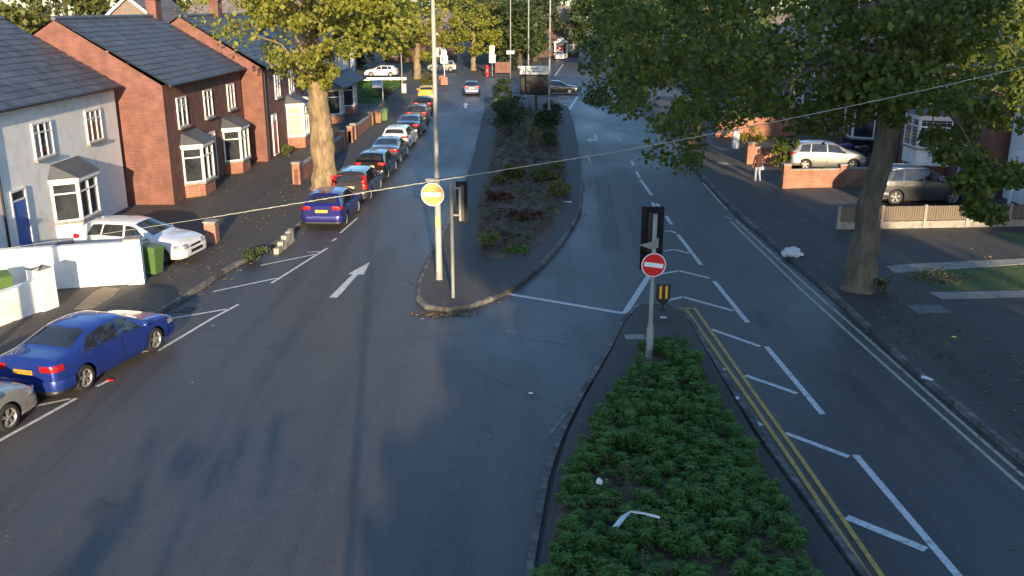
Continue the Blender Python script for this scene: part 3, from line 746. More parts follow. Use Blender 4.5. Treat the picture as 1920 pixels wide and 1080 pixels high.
# ------------------------------------------------------------------ houses
def h_frame(mb, x0, x1, z0, z1, y, t=.07, d=.07, mul=(), tr=()):
    for xx in (x0 + t / 2, x1 - t / 2): mb.box((xx, y, (z0 + z1) / 2), (t, d, z1 - z0))
    for zz in (z0 + t / 2, z1 - t / 2): mb.box(((x0 + x1) / 2, y, zz), (x1 - x0 - 2 * t, d - .004, t))
    for m_ in mul: mb.box((x0 + (x1 - x0) * m_, y, (z0 + z1) / 2), (t * .8, d - .008, z1 - z0 - 2 * t))
    for m_ in tr: mb.box(((x0 + x1) / 2, y, z0 + (z1 - z0) * m_), (x1 - x0 - 2 * t, d - .012, t * .7))
def h_window(par, x, z, w, h, y=0.0, mul=(.5,), tr=(.72,), glass=None, sill=True):
    f = MB(); h_frame(f, x - w / 2, x + w / 2, z, z + h, y - .03, mul=mul, tr=tr)
    fo = f.build('window', M_upvc, par)
    MB().box((x, y - .012, z + h / 2), (w - .1, .02, h - .1)).build('pane', glass or M_glass, fo)
    k = random.random()
    if k < .75:
        q = MB()
        if k < .45:
            for sd in (-1, 1): q.box((x + sd * (w / 2 - .07 - w * .09), y - .0245, z + h / 2), (w * random.uniform(.14, .22), .004, h - .15))
        else: q.box((x, y - .0245, z + h * random.uniform(.68, .8)), (w - .16, .004, h * random.uniform(.25, .4)))
        q.build('curtain', M_curt, fo)['kind'] = 'stuff'
    if sill: MB().box((x, y - .07, z - .045), (w + .16, .16, .085)).build('sill', M_conc, fo)
    return fo
def h_roof(par, x0, x1, d, ez, rz, m, over=.35, rows=14):
    """gable roof, ridge along x, built of stepped courses; front eave at y=-over"""
    mb = MB()
    for side in (0, 1):
        ye, yr = (-over, d / 2) if side == 0 else (d + over, d / 2)
        for i in range(rows):
            f0, f1 = i / rows, (i + 1.12) / rows
            f1 = min(f1, 1.0)
            ya, yb = ye + (yr - ye) * f0, ye + (yr - ye) * f1
            za, zb = ez + (rz - ez) * f0 + .05, ez + (rz - ez) * f1 + .012
            xx = x0 - (.15 if i % 2 else 0)
            while xx < x1 - .01:
                a_, b_ = max(xx, x0) + .004, min(xx + .3, x1) - .004; xx += .3; j = random.uniform(-.008, .01)
                if b_ - a_ < .03: continue
                mb.add([(a_, ya, za + j), (b_, ya, za + j), (b_, yb, zb), (a_, yb, zb), (a_, ya, za - .05), (b_, ya, za - .05)],
                   [(0, 1, 2, 3) if side == 0 else (3, 2, 1, 0), (4, 5, 1, 0) if side == 0 else (0, 1, 5, 4)])
        mb.add([(x0, ye, ez - .02), (x1, ye, ez - .02), (x1, yr, rz - .02), (x0, yr, rz - .02)], [(3, 2, 1, 0) if side == 0 else (0, 1, 2, 3)])
    mb.tube([(x0, d / 2, rz + .03), (x1, d / 2, rz + .03)], .11, 8)
    o = mb.build('roof', m, par); o['kind'] = 'stuff'
    return o
def h_shell(par, x0, x1, d, ez, rz, m):
    mb = MB(); z0 = 0.0
    mb.add([(x0, 0, z0), (x1, 0, z0), (x1, d, z0), (x0, d, z0), (x0, 0, ez), (x1, 0, ez), (x1, d, ez), (x0, d, ez), (x0, d / 2, rz - .05), (x1, d / 2, rz - .05)],
           [(0, 1, 5, 4), (2, 3, 7, 6), (1, 2, 6, 9, 5), (3, 0, 4, 8, 7), (3, 2, 1, 0)])
    return mb.build('wall', m, par)
def h_bay(par, x, w, proj, zs, z1, m_base, roof=None, leaded=False, z0=0.0, glass=None, base_lip=0.0):
    """canted bay: x centre, w full width, cant 0.55 m; sill at zs, head at z1"""
    c_ = min(.6, w * .28)
    pl_ = [(x - w / 2, 0), (x - w / 2 + c_, -proj), (x + w / 2 - c_, -proj), (x + w / 2, 0)]
    bay = MB()
    for a, b in zip(pl_, pl_[1:]):
        bay.add([(a[0], a[1], z0), (b[0], b[1], z0), (b[0], b[1], zs), (a[0], a[1], zs)], [(0, 1, 2, 3)])
    bay.add([(p[0], p[1], zs) for p in pl_], [(0, 1, 2, 3)]); bay.add([(p[0], p[1], z0) for p in pl_], [(3, 2, 1, 0)])
    bo = bay.build('bay', m_base, par)
    for i, (a, b) in enumerate(zip(pl_, pl_[1:])):
        L = math.hypot(b[0] - a[0], b[1] - a[1]); ang = math.atan2(b[1] - a[1], b[0] - a[0])
        T = Matrix.Translation((a[0], a[1], 0)) @ Matrix.Rotation(ang, 4, 'Z')
        f = MB(); g = MB()
        n_ = 1 if i != 1 else max(1, round(L / .8))
        h_frame(f, 0.01, L - .01, zs, z1, 0.0, t=.08, d=.08, mul=[k / n_ for k in range(1, n_)], tr=(.72,))
        if leaded:
            for k in range(1, 5): f.box((L * k / 5, .012, (zs + z1) / 2), (.012, .012, z1 - zs - .12))
            for k in range(1, 8): f.box((L / 2, .012, zs + (z1 - zs) * k / 8), (L - .15, .010, .012))
        f.v = [tuple(T @ Vector(v)) for v in f.v]
        fo = f.build('window', M_upvc, bo)
        g.box((L / 2, .03, (zs + z1) / 2), (L - .12, .02, z1 - zs - .12)); g.v = [tuple(T @ Vector(v)) for v in g.v]
        g.build('pane', glass or M_glass, bo)
    o = MB()
    o.prism([(p[0] + (-.1 if p[0] < x else .1), p[1] - .1 if p[1] < 0 else 0) for p in pl_], z1, z1 + .16); o.build('bay_cornice', M_upvc, bo)
    if roof:
        r = MB(); q = [(p[0] + (-.14 if p[0] < x else .14), p[1] - .14 if p[1] < 0 else 0) for p in pl_]
        top = [(x - w / 2 + .25, 0, z1 + .7), (x + w / 2 - .25, 0, z1 + .7)]
        vs = [(p[0], p[1], z1 + .162) for p in q] + top
        r.add(vs, [(0, 1, 4), (1, 2, 5, 4), (2, 3, 5), (3, 2, 1, 0)]); r.build('bay_roof', roof, bo)
    sl_ = MB(); sl_.prism([(p[0] + (-.08 if p[0] < x else .08), p[1] - .08 if p[1] < 0 else 0) for p in pl_], zs - .09, zs + .012); sl_.build('sill', M_conc, bo)
    return bo
def h_chimney(par, x, y, z0, z1, m):
    c = MB(); c.box((x, y, (z0 + z1) / 2), (.9, .55, z1 - z0)); c.box((x, y, z1 + .05), (1.02, .67, .1)); o = c.build('chimney', m, par)
    for dx in (-.22, .22): MB().tube([(x + dx, y, z1 + .1), (x + dx, y, z1 + .48)], [.12, .1], 8).build('chimney_pot', M_bbrown, o)
def h_door(par, x, w=.95, h=2.05, m=None, z=0.12):
    d = MB(); d.box((x, -.02, z + h / 2), (w, .05, h)); o = d.build('door', m or M_postred, par)
    f = MB(); h_frame(f, x - w / 2 - .08, x + w / 2 + .08, z, z + h + .45, -.035, t=.08, d=.08, tr=(h / (h + .45) + .02,)); f.build('door_frame', M_upvc, o)
    MB().box((x, -.012, z + h + .24), (w, .02, .3)).build('fanlight', M_glass, o)
def pipe(par, x, z0, z1, y=-.06, m=None):
    MB().tube([(x, y, z0), (x, y, z1)], .045, 8).build('drainpipe', m or M_black, par)
def gutter(par, x0, x1, z, y=-.36):
    MB().tube([(x0, y, z), (x1, y, z)], .06, 8).build('gutter', M_black, par)

# left side of the road: facades look towards +X
def left_house(label, X, Y0, w, wallm, d=9, ez=5.5, rz=8.4, roofm=None, name='terraced_house'):
    t = thing(name, label, 'house', (X, Y0, 0.12), R(90)); h_shell(t, 0, w, d, ez, rz, wallm); h_roof(t, -.05, w + .05, d, ez, rz, roofm or M_slate)
    gutter(t, 0, w, ez - .02); return t
t = left_house('white rendered house with dark slate roof behind the white garden walls', -17.9, 22.5, 20, M_render)
for x in (3.0, 8.0, 13.0, 17.5): h_window(t, x, 3.4, 1.5, 1.35, mul=(.33, .67))
h_bay(t, 4.0, 2.9, .8, .8, 2.35, M_render, M_slate); h_bay(t, 14.5, 2.9, .8, .8, 2.35, M_render, M_slate); h_door(t, 8.2); h_door(t, 10.6, m=M_blueink)
pipe(t, 9.5, 0.1, 5.4); h_chimney(t, 10, 4.5, 7.6, 9.4, M_brick2)
t = left_house('plain brick house between the white house and the plane trunk', -15.9, 43.0, 12.5, M_brick2)
for x in (2.2, 6.2, 10.3): h_window(t, x, 3.4, 1.3, 1.4)
h_bay(t, 3.0, 2.8, .8, .7, 2.4, M_brick, M_slate); h_bay(t, 9.6, 2.8, .8, .7, 2.4, M_brick, M_slate); h_door(t, 6.2, m=M_black)
h_chimney(t, 12.2, 4.5, 7.6, 9.3, M_brick2)
t = left_house('dark brick terraced house with a sunlit white bay window left of the plane trunk', -14.7, 55.8, 14.0, M_brick2)
for x in (3.4, 7.2, 11.0): h_window(t, x, 3.5, 1.25, 1.5)
h_bay(t, 6.6, 2.6, 1.0, .75, 2.75, M_brick, M_slate, glass=M_curt); h_bay(t, 11.8, 2.6, 1.0, .75, 2.75, M_brick, M_slate, glass=M_curt); h_door(t, 9.2, m=M_black); h_door(t, 2.0, m=M_postred)
pipe(t, .3, .1, 5.4, m=M_black); h_chimney(t, 7, 4.5, 7.6, 9.3, M_brick2)
t = left_house('cream terraced house with a long dark slate canopy over its two bays', -14.7, 70.2, 19.0, M_cream)
for x in (2.2, 5.4, 10.0, 13.6, 17.2): h_window(t, x, 3.75, 1.2, 1.45)
h_bay(t, 6.0, 2.7, .95, .7, 2.6, M_brick, None); h_bay(t, 12.6, 2.7, .95, .7, 2.6, M_brick, None); h_door(t, 9.3, m=M_black)
for x in (3.8, 8.2, 15.6): pipe(t, x, .1, 5.4)
cn = MB()
for i in range(7):
    f0, f1 = i / 7, (i + 1.15) / 7
    ya, yb = -1.55 + 1.5 * f0, -1.55 + 1.5 * min(f1, 1); za, zb = 2.86 + .86 * f0 + .04, 2.86 + .86 * min(f1, 1) + .01
    cn.add([(3.6, ya, za), (15.2, ya, za), (15.2, yb, zb), (3.6, yb, zb), (3.6, ya, za - .06), (15.2, ya, za - .06)], [(0, 1, 2, 3), (4, 5, 1, 0)])
cn.add([(3.6, -1.55, 2.82), (15.2, -1.55, 2.82), (15.2, -.02, 2.82), (3.6, -.02, 2.82), (3.6, -.02, 3.7), (15.2, -.02, 3.7)], [(3, 2, 1, 0), (0, 4, 3), (1, 2, 5)])
o = cn.build('canopy', M_slate, t); o['kind'] = 'stuff'
MB().box((9.4, -1.57, 2.84), (11.7, .05, .16)).build('canopy_fascia', M_black, t)
h_chimney(t, 9.5, 4.5, 7.6, 9.3, M_brick2)
# gabled house far left, gable towards the camera
t = thing('gabled_house', 'far house with white bargeboards on its brown gable above the slate roof', 'house', (-33.2, 84, 0.0), 0)
gw = MB(); gw.add([(-3, 0, 0), (3, 0, 0), (3, 0, 7.3), (0, 0, 9.75), (-3, 0, 7.3), (-3, 9, 0), (3, 9, 0), (3, 9, 7.3), (0, 9, 9.75), (-3, 9, 7.3)],
    [(0, 1, 2, 3, 4), (1, 6, 7, 2), (6, 5, 9, 8, 7), (5, 0, 4, 9)]); gw.build('wall', mat('gable_render', (.2, .16, .13), .85, col2=(.15, .12, .1), scale=3), t)
h_window(t, 0, 4.8, 1.6, 1.4)
for sd in (-1, 1):
    b = MB(); b.add([(sd * 3.5, -.35, 6.92), (0, -.35, 9.78), (0, -.35, 10.05), (sd * 3.5, -.35, 7.19), (sd * 3.5, -.28, 6.92), (0, -.28, 9.78), (0, -.28, 10.05), (sd * 3.5, -.28, 7.19)],
        [(0, 1, 2, 3), (4, 5, 6, 7), (3, 2, 6, 7), (0, 1, 5, 4)]); b.build('bargeboard', M_upvc, t)
    r = MB(); rows = 12
    for i in range(rows):
        f0, f1 = i / rows, min((i + 1.15) / rows, 1); xa, xb = sd * 3.5 * (1 - f0), sd * 3.5 * (1 - f1); za, zb = 7.2 + 2.86 * f0 + .05, 7.2 + 2.86 * f1 + .01
        r.add([(xa, -.3, za), (xa, 9.3, za), (xb, 9.3, zb), (xb, -.3, zb), (xa, -.3, za - .06), (xa, 9.3, za - .06)], [(0, 1, 2, 3), (4, 5, 1, 0)])
    o = r.build('roof', M_tile, t); o['kind'] = 'stuff'
t = thing('tiled_house', 'brown tiled house roof beside the white bargeboard gable', 'house', (-30, 88, 0), 0)
h_shell(t, 0, 12, 8, 6.6, 9.9, M_brick2); h_roof(t, -.2, 12.2, 8, 6.6, 9.9, M_tile, rows=16)
for x in (2, 6, 10): h_window(t, x, 4.4, 1.4, 1.3)

# right side of the road: facades look towards -X
def right_house(label, X, Y1, w, wallm, d=8.5, ez=5.6, rz=8.6, roofm=None):
    t = thing('semi_detached_house', label, 'house', (X, Y1, 0.12), R(-90)); h_shell(t, 0, w, d, ez, rz, wallm); h_roof(t, -.05, w + .05, d, ez, rz, roofm or M_tile)
    gutter(t, 0, w, ez - .02); return t
t = right_house('white house at the right edge seen through hanging leaves, with a white porch', 24.0, 44.8, 12.5, M_render)
for x in (2.2, 6.2, 10.3): h_window(t, x, 3.5, 1.6, 1.3, mul=(.33, .67))
h_bay(t, 9.4, 2.8, .9, .8, 2.3, M_render, M_tile)
h_door(t, 4.4, m=M_blueink)
pc = MB(); pc.prism([(3.2, -1.5), (5.7, -1.5), (5.7, -.04), (3.2, -.04)], 2.55, 2.75); pc.build('porch_roof', M_upvc, t)
for x in (3.3, 5.6): MB().box((x, -1.4, 1.28), (.12, .12, 2.54)).build('porch_post', M_upvc, t)
t = right_house('brick house with a white panelled leaded bay window behind the steel grey SUV', 23.0, 55.2, 10.2, M_brick2)
h_bay(t, 5.0, 3.0, 1.5, 1.75, 3.3, M_render, M_tile, leaded=True, z0=.85)
MB().prism([(3.7, -.9), (6.3, -.9), (6.3, -.02), (3.7, -.02)], 0, .84).build('bay_plinth', M_brick2, t)
for x in (2.0, 5.0, 8.3): h_window(t, x, 3.95 if x != 5 else 4.2, 1.5, 1.2, mul=(.33, .67))
h_door(t, 8.3, m=M_blueink); pipe(t, 1.0, .1, 5.5, m=M_upvc)
t = right_house('brick house with a narrow white bay behind the purple bin', 23.0, 65.6, 10.2, M_brick2)
h_bay(t, 5.0, 2.8, 1.2, .9, 2.9, M_black2, M_tile)
for x in (2.0, 5.0, 8.3): h_window(t, x, 3.95, 1.5, 1.25, mul=(.33, .67))
h_door(t, 8.3, m=M_black); h_chimney(t, 0.4, 4.2, 7.6, 9.6, M_brick2)
t = right_house('brick house glimpsed through leaves beyond the orange garden wall', 23.0, 78.2, 12.2, M_brick)
h_bay(t, 6.0, 2.8, 1.0, .9, 2.8, M_brick, M_tile)
for x in (2.0, 6.0, 10.0): h_window(t, x, 3.9, 1.5, 1.3, mul=(.5,))
h_door(t, 9.0, m=M_black)
t = right_house('furthest brick house on the right, mostly behind foliage', 23.5, 93.0, 13.5, M_brick2)
for x in (2.0, 6.0, 10.5): h_window(t, x, 3.9, 1.5, 1.3); h_window(t, x, 1.0, 1.6, 1.4)
# far end
t = thing('porch_house', 'far house with a sunlit white porch at the end of the right road', 'house', (7.2, 181.5, 0), 0)
h_shell(t, -5.5, 5.6, 8, 6.2, 9.2, M_brick3); h_roof(t, -5.7, 5.8, 8, 6.2, 9.2, M_tile)
for x in (-3.4, 4.2): h_window(t, x, 3.8, 1.5, 1.4); h_window(t, x, 1.0, 1.6, 1.4)
for x in (.9, 3.1): MB().box((x, -1.6, 1.35), (.35, .35, 2.7)).build('porch_post', M_render, t)
MB().add([(.5, -1.9, 2.7), (3.5, -1.9, 2.7), (3.5, -.05, 2.7), (.5, -.05, 2.7), (2, -1.9, 3.9), (2, -.05, 3.9)], [(0, 1, 4), (1, 2, 5, 4), (3, 0, 4, 5), (3, 2, 1, 0)]).build('porch_roof', M_render, t)
h_door(t, 2.0, m=M_postred)
for i, (x, y, w, lab) in enumerate(((-22, 165, 12, 'dark far house behind trees left of the side road'), (-42, 150, 12, 'far brick house beyond the white car on the left'), (22, 150, 14, 'far brick house behind the trees on the right'), (27, 118, 12, 'brick house facing the side turning on the right'))):
    t = thing('distant_house', lab, 'house', (x, y, 0), 0); h_shell(t, 0, w, 8, 5.6, 8.8, (M_brick3, M_brick3, M_brick2, M_brick2)[i]); h_roof(t, -.2, w + .2, 8, 5.6, 8.8, M_tile)
    for k in (2.2, w - 2.2): h_window(t, k, 3.6, 1.5, 1.3); h_window(t, k, 1.0, 1.7, 1.4)

# ------------------------------------------------------------------ garden walls, fence, gate piers
def garden_wall(name, label, a, b, h, t_, m, cope=None, piers=(), cat='wall', z=0.12):
    a, b = Vector(a), Vector(b); d = b - a; L = d.length
    o = thing(name, label, cat, (a.x, a.y, z), math.atan2(d.y, d.x))
    MB().box((L / 2, 0, h / 2), (L, t_, h)).build('wall_face', m, o)
    if cope: MB().box((L / 2, 0, h + .03), (L - .006, t_ + .06, .06)).build('coping', cope, o)
    for (s_, pw, ph) in piers:
        q = MB().box((s_, 0, ph / 2), (pw, pw, ph)); q.build('pier', m, o)
        MB().box((s_, 0, ph + .035), (pw + .06, pw + .06, .07)).build('pier_cap', cope or m, o)
    return o
w1 = garden_wall('rendered_wall', 'long white rendered garden wall glaring in the sun beside the white hatchback', (-19.6, 28.2), (-12.55, 30.08), 1.36, .24, M_render, M_render)
MB().box((7.2, 0, .76), (.5, .52, 1.52)).build('pier', M_render, w1)
MB().box((7.2, 0, 1.545), (.54, .56, .05)).build('pier_cap', M_conc, w1)
w2 = thing('rendered_front_wall', 'white front garden wall with a tall square end pier by the blue saloon', 'wall', (-14.4, 27.25, 0.12), math.atan2(-5.2, -1.9))
MB().add([(0, -.12, 0), (8, -.12, 0), (8, .12, 0), (0, .12, 0), (0, -.12, .98), (8, -.12, .9), (8, .12, .9), (0, .12, .98)], [(3, 2, 1, 0), (4, 5, 6, 7), (0, 1, 5, 4), (1, 2, 6, 5), (2, 3, 7, 6), (3, 0, 4, 7)]).build('wall_face', M_render, w2)
MB().box((0, 0, .64), (.58, .5, 1.28)).build('pier', M_render, w2)
MB().add([(-.29, -.25, 1.28), (.29, -.25, 1.28), (.29, .25, 1.28), (-.29, .25, 1.28), (-.2, -.1, 1.36), (.25, .0, 1.30), (.2, .2, 1.37)], [(0, 1, 5, 4), (1, 2, 6, 5), (2, 3, 4, 6), (3, 0, 4), (4, 5, 6)]).build('pier_cap', M_conc, w2)

def brick_pier(label, loc, w, h, m1, rz=0.0):
    """a pier laid brick by brick"""
    o = thing('brick_pier', label, 'pillar', loc, rz)
    MB().box((0, 0, h / 2), (w - .03, w - .03, h)).build('mortar_core', M_conc, o)
    me = MB().box((0, 0, 0), (.215, .1025, .065)).mesh('brick', m1)
    n = max(1, int(w / .225)); rows_ = int(h / .075)
    for r in range(rows_):
        for s_ in range(4):
            for k in range(n):
                u = -w / 2 + .11 + k * .225 if (r % 2 == 0) else w / 2 - .11 - k * .225
                p = Vector((u, -w / 2 + .05, .04 + r * .075)); p.rotate(Matrix.Rotation(s_ * math.pi / 2, 3, 'Z'))
                b = link('brick', me, o, (p.x + random.uniform(-.003, .003), p.y + random.uniform(-.003, .003), p.z), s_ * math.pi / 2)
    MB().box((0, 0, h + .03), (w + .05, w + .05, .06)).build('pier_cap', M_conc, o)
    return o
brick_pier('small orange brick gate pier at the pavement edge beyond the white hatchback', (-11.85, 35.7, .12), .45, .82, M_brick)
garden_wall('brick_wall', 'low red brick front wall with two slim piers before the canopy house', (-11.15, 64.0), (-11.15, 74.3), .78, .22, M_brick, M_conc, piers=((.2, .4, 1.05), (1.7, .4, 1.05), (10.1, .4, .95)))
garden_wall('brick_wall', 'low brick front wall behind the sunlit plane trunk', (-11.3, 48.2), (-11.2, 61.5), .8, .22, M_brick, M_conc, piers=((.2, .4, 1.1), (13.1, .4, 1.1)))
garden_wall('brick_wall', 'short red brick wall just behind the wheelie bins', (-11.35, 78.0), (-11.7, 86.0), .7, .22, M_brick, None)
garden_wall('brick_wall', 'low orange brick wall with a pier at its corner in front of the silver hatchback', (13.85, 47.2), (19.6, 47.9), .92, .22, M_brick, M_conc, piers=((.18, .38, 1.2), (3.2, .34, 1.12)))
garden_wall('brick_wall', 'sunlit orange brick pier and short wall beside the walking person', (13.9, 55.0), (16.6, 55.3), .95, .22, M_brick, M_conc, piers=((.2, .42, 1.22),))
garden_wall('brick_wall', 'orange brick garden wall catching the sun beneath the leaves', (14.6, 67.0), (20.5, 67.6), 1.35, .24, M_brick, None)
garden_wall('brick_wall', 'dim red brick wall at the far corner beside the post box', (-2.4, 135.8), (-.2, 135.6), 1.5, .3, M_brick2, None)
garden_wall('white_gatepost', 'short white gatepost by the yellow bush on the right', (14.55, 61.4), (14.95, 61.4), 1.15, .35, M_render, None, cat='gatepost')
garden_wall('white_kerb_wall', 'low white wall along the top of the green lawn', (-20.5, 121.0), (-13.6, 122.0), .35, .2, M_upvc, None)
for i, (bx, by) in enumerate(((-9.0, 116.5), (-8.6, 114))): garden_wall('brick_wall', ('sunlit brick corner wall behind the yellow hatchback', 'small brick stub wall at the mouth of the side road')[i], (bx, by), (bx + .8, by + .3), .9, .3, M_brick, None)

# pale stone edging at the left kerb
o = thing('stone_edging', 'rough pale stone edging at the kerb behind the royal blue hatchback', 'stones', (-8.98, 34.3, 0), math.atan2(2.0, .12))
for x, w, h in ((.2, .5, .22), (.72, .5, .34), (1.25, .52, .46), (1.78, .5, .5)): 
    q = MB().box((x, 0, h / 2), (w, .2, h)); q.v = [(a + random.uniform(-.03, .03), b + random.uniform(-.02, .02), c + random.uniform(-.03, .03) * (c > .1)) for a, b, c in q.v]; q.build('stone', M_stone, o)

# slatted fence with concrete posts and gravel boards
fz = thing('slatted_fence', 'low brown slatted fence with pale concrete posts before the SUV', 'fence', (13.62, 37.9, .12), math.atan2(.6, 8.2))
post_me = MB().box((0, 0, .5), (.11, .11, 1.0)).mesh('post', M_conc); board_me = MB().box((0, 0, .15), (1.74, .05, .3)).mesh('gravel_board', M_conc)
slat_me = MB().box((0, 0, .33), (.088, .02, .62)).mesh('slat', M_wood); rail_me = MB().box((0, .025, 0), (1.74, .03, .06)).mesh('rail', M_wood)
for k in range(6):
    x0 = k * 1.86; link('post', post_me, fz, (x0, 0, 0))
    if k < 5:
        link('gravel_board', board_me, fz, (x0 + .93, 0, 0)); link('rail', rail_me, fz, (x0 + .93, 0, .45)); link('rail', rail_me, fz, (x0 + .93, 0, .8))
        for j in range(17): link('slat', slat_me, fz, (x0 + .93 - .82 + j * .1025, -.004 + random.uniform(-.004, .004), .305 + random.uniform(-.008, .008)))

# front garden surfaces on the right and on the left
def patch_px(name, px, z, m): structure(name, MB().prism([G(x, y, z)[:2] for x, y in px], z - .05, z), m)
patch_px('garden_path', [(1662, 499), (1700, 495), (1930, 484), (1930, 494), (1688, 511), (1676, 511)], .135, M_conc)
patch_px('lawn', [(1698, 513), (1930, 496), (1930, 541), (1764, 543)], .132, M_lawn)
patch_px('garden_path', [(1742, 548), (1930, 544), (1930, 556), (1766, 560)], .135, M_conc)
patch_px('lawn', [(1868, 436), (1960, 434), (2000, 478), (1935, 470)], .132, M_lawn)
patch_px('garden_path', [(138, 580), (176, 546), (196, 538), (226, 541), (212, 556), (172, 580)], .128, mat('tan_paving', (.26, .2, .13), .85, col2=(.18, .14, .09), scale=3, bump=.2))
structure('lawn', MB().prism([(-22, 91), (-12.9, 91), (-13.4, 120.5), (-22, 119.5)], .05, .14), mat('bright_lawn', (.035, .085, .02), .9, col2=(.05, .1, .03), scale=2, bump=.6, bscale=40))
structure('lawn', MB().prism([(-14.0, 33.8), (-12.4, 33.8), (-12.1, 36.4), (-14.0, 36.8)], .05, .135), M_lawn)

# ------------------------------------------------------------------ wheelie bins, post box
def wheelie(label, loc, m, rz=0.0, name='wheelie_bin', group=None, lid=None):
    o = thing(name, label, 'bin', loc, rz, group)
    b = MB(); z0, z1 = .08, .98
    b.add([(-.2, -.24, z0), (.2, -.24, z0), (.2, .2, z0), (-.2, .2, z0), (-.28, -.34, z1), (.28, -.34, z1), (.28, .3, z1), (-.28, .3, z1)], [(3, 2, 1, 0), (0, 1, 5, 4), (1, 2, 6, 5), (2, 3, 7, 6), (3, 0, 4, 7)])
    b.box((0, -.02, .955), (.6, .68, .05)); b.build('bin_body', m, o)
    l = MB(); l.add([(-.3, -.38, .985), (.3, -.38, .985), (.3, .33, .985), (-.3, .33, .985), (-.26, -.3, 1.04), (.26, -.3, 1.04), (.26, .3, 1.09), (-.26, .3, 1.09)], [(0, 1, 5, 4), (1, 2, 6, 5), (2, 3, 7, 6), (3, 0, 4, 7), (4, 5, 6, 7), (3, 2, 1, 0)])
    l.build('lid', lid or m, o); MB().tube([(-.25, .37, 1.0), (.25, .37, 1.0)], .018, 8).build('handle', m, o)
    for sd in (-1, 1):
        MB().lathe([(.02, -.03), (.1, -.03), (.1, .03), (.02, .03)], 12, 0, Matrix.Translation((sd * .24, .26, .1)) @ Matrix.Rotation(R(90), 4, 'Y')).build('wheel', M_rubber, o)
    return o
wheelie('green wheelie bin tucked against the end of the white wall by the hatchback', (-12.45, 31.0, .12), M_bgreen, R(75))
wheelie('green wheelie bin behind the white front wall at the left edge', (-15.75, 27.45, .12), M_bgreen, R(40))
wheelie('brown wheelie bin at the end of the low red wall on the left pavement', (-10.72, 74.9, .12), M_bbrown, R(15))
wheelie('green wheelie bin standing next to the brown one on the left pavement', (-10.42, 76.6, .12), M_bgreen, R(10))
wheelie('wheelie bin with a purple lid beyond the silver hatchback', (20.0, 55.8, .12), M_bpurple, R(-80))
wheelie('dark wheelie bin beside the purple-lidded one', (20.7, 54.9, .12), M_black, R(-85))
o = thing('post_box', 'red pillar post box under the trees at the far junction', 'post box', (-3.42, 130.4, 0), 0)
MB().lathe([(.26, 0), (.26, .18), (.22, .2), (.22, 1.22), (.27, 1.26), (.28, 1.34), (.2, 1.45), (.01, 1.5)], 18, 0).build('pillar', M_postred, o)
MB().box((0, -.225, 1.08), (.26, .02, .05)).build('slot', M_black, o); MB().box((0, -.222, .75), (.3, .02, .42)).build('door', M_postred, o)

# ------------------------------------------------------------------ street furniture
def disc(r, y0, y1, n=36, z=0):
    return [(0.001, y0), (r, y0), (r, y1), (0.001, y1)]
def round_sign(par_name, label, loc, r, tilt, red, white, bar=True, lamp=False, yaw=0.0):
    o = thing(par_name, label, 'sign', loc, yaw); T = Matrix.Rotation(R(90), 4, 'X') @ Matrix.Rotation(tilt, 4, 'Z')
    MB().lathe([(0.001, 0), (r, 0), (r + .004, .006), (r, .012), (.001, .012)], 40, 0, T, sm=False).build('backing_plate', M_grey, o)
    T2 = Matrix.Translation((0, -.015, 0)) @ T
    MB().lathe([(r * .925, 0), (r * .995, 0)], 40, 0, T2, False).build('white_border', white, o)
    MB().lathe([(.001, 0.001), (r * .925, 0.001)], 40, 0, T2, False).build('red_disc', red, o)
    q = MB().box((0, 0, .004), (r * 1.55, r * .36, .002)); q.v = [tuple(T2 @ Vector(v)) for v in q.v]; q.build('white_bar', white, o)
    for dz in (-.35, .35):
        MB().box((0, .05, r * dz), (.16, .07, .05)).build('clip', M_grey, o)
    if lamp:
        MB().box((.02, -.06, r + .12), (.46, .2, .07)).build('sign_lamp', M_grey, o)
        MB().box((.12, .03, r + .07), (.05, .05, .14)).build('lamp_arm', M_grey, o)
    return o
lc = thing('lamp_column', 'tall pale lamp column on the nose of the centre island carrying a round sign', 'lamp post', (-2.48, 30.44, .12))
MB().lathe([(.13, 0), (.13, .02), (.108, .04), (.105, 3.3), (.078, 3.7), (.074, 6), (.06, 10.2)], 16).build('shaft', M_column, lc)
MB().tube([(0, 0, 10.15), (-.1, -.02, 10.5), (-.6, -.1, 10.75), (-1.2, -.2, 10.8)], .035, 8).build('bracket_arm', M_column, lc)
MB().box((-1.5, -.24, 10.78), (.7, .26, .13), R(10)).build('lantern', M_grey, lc)
MB().box((-.005, -.109, 2.02), (.13, .012, .36)).build('sticker', M_yelstick, lc)
MB().box((0.0, -.105, .55), (.12, .02, .5)).build('access_door', M_column, lc)
round_sign('no_entry_sign', 'round no entry sign on the tall lamp column, blazing in low sunlight', (-2.62, 30.22, 3.1), .385, R(0), M_glarered, M_glarewhite, lamp=True, yaw=R(-4))
# plain lamp columns further off
def column(label, loc, h, r, group='lamp columns along the centre island'):
    o = thing('lamp_column', label, 'lamp post', loc, 0, group)
    MB().lathe([(r * 1.7, 0), (r * 1.7, 1.4), (r, 1.6), (r * .75, h)], 12).build('shaft', M_steel, o)
    MB().tube([(0, 0, h - .05), (.15, 0, h + .35), (.8, 0, h + .6), (1.3, 0, h + .62)], .03, 6).build('bracket_arm', M_steel, o)
    MB().box((1.6, 0, h + .6), (.7, .26, .12)).build('lantern', M_grey, o)
    return o
column('grey lamp column rising out of the dark shrubs right of the notice board', (2.88, 73.1, .12), 9.5, .085)
column('thin lamp column directly behind the notice board', (1.55, 90.0, .12), 10, .08)
lp = column('thin lamp column with a small white plate left of the notice board', (-.15, 96.0, .12), 10, .07)
MB().box((0, -.09, 4.6), (.75, .02, .32)).build('white_plate', M_signwhite, lp)
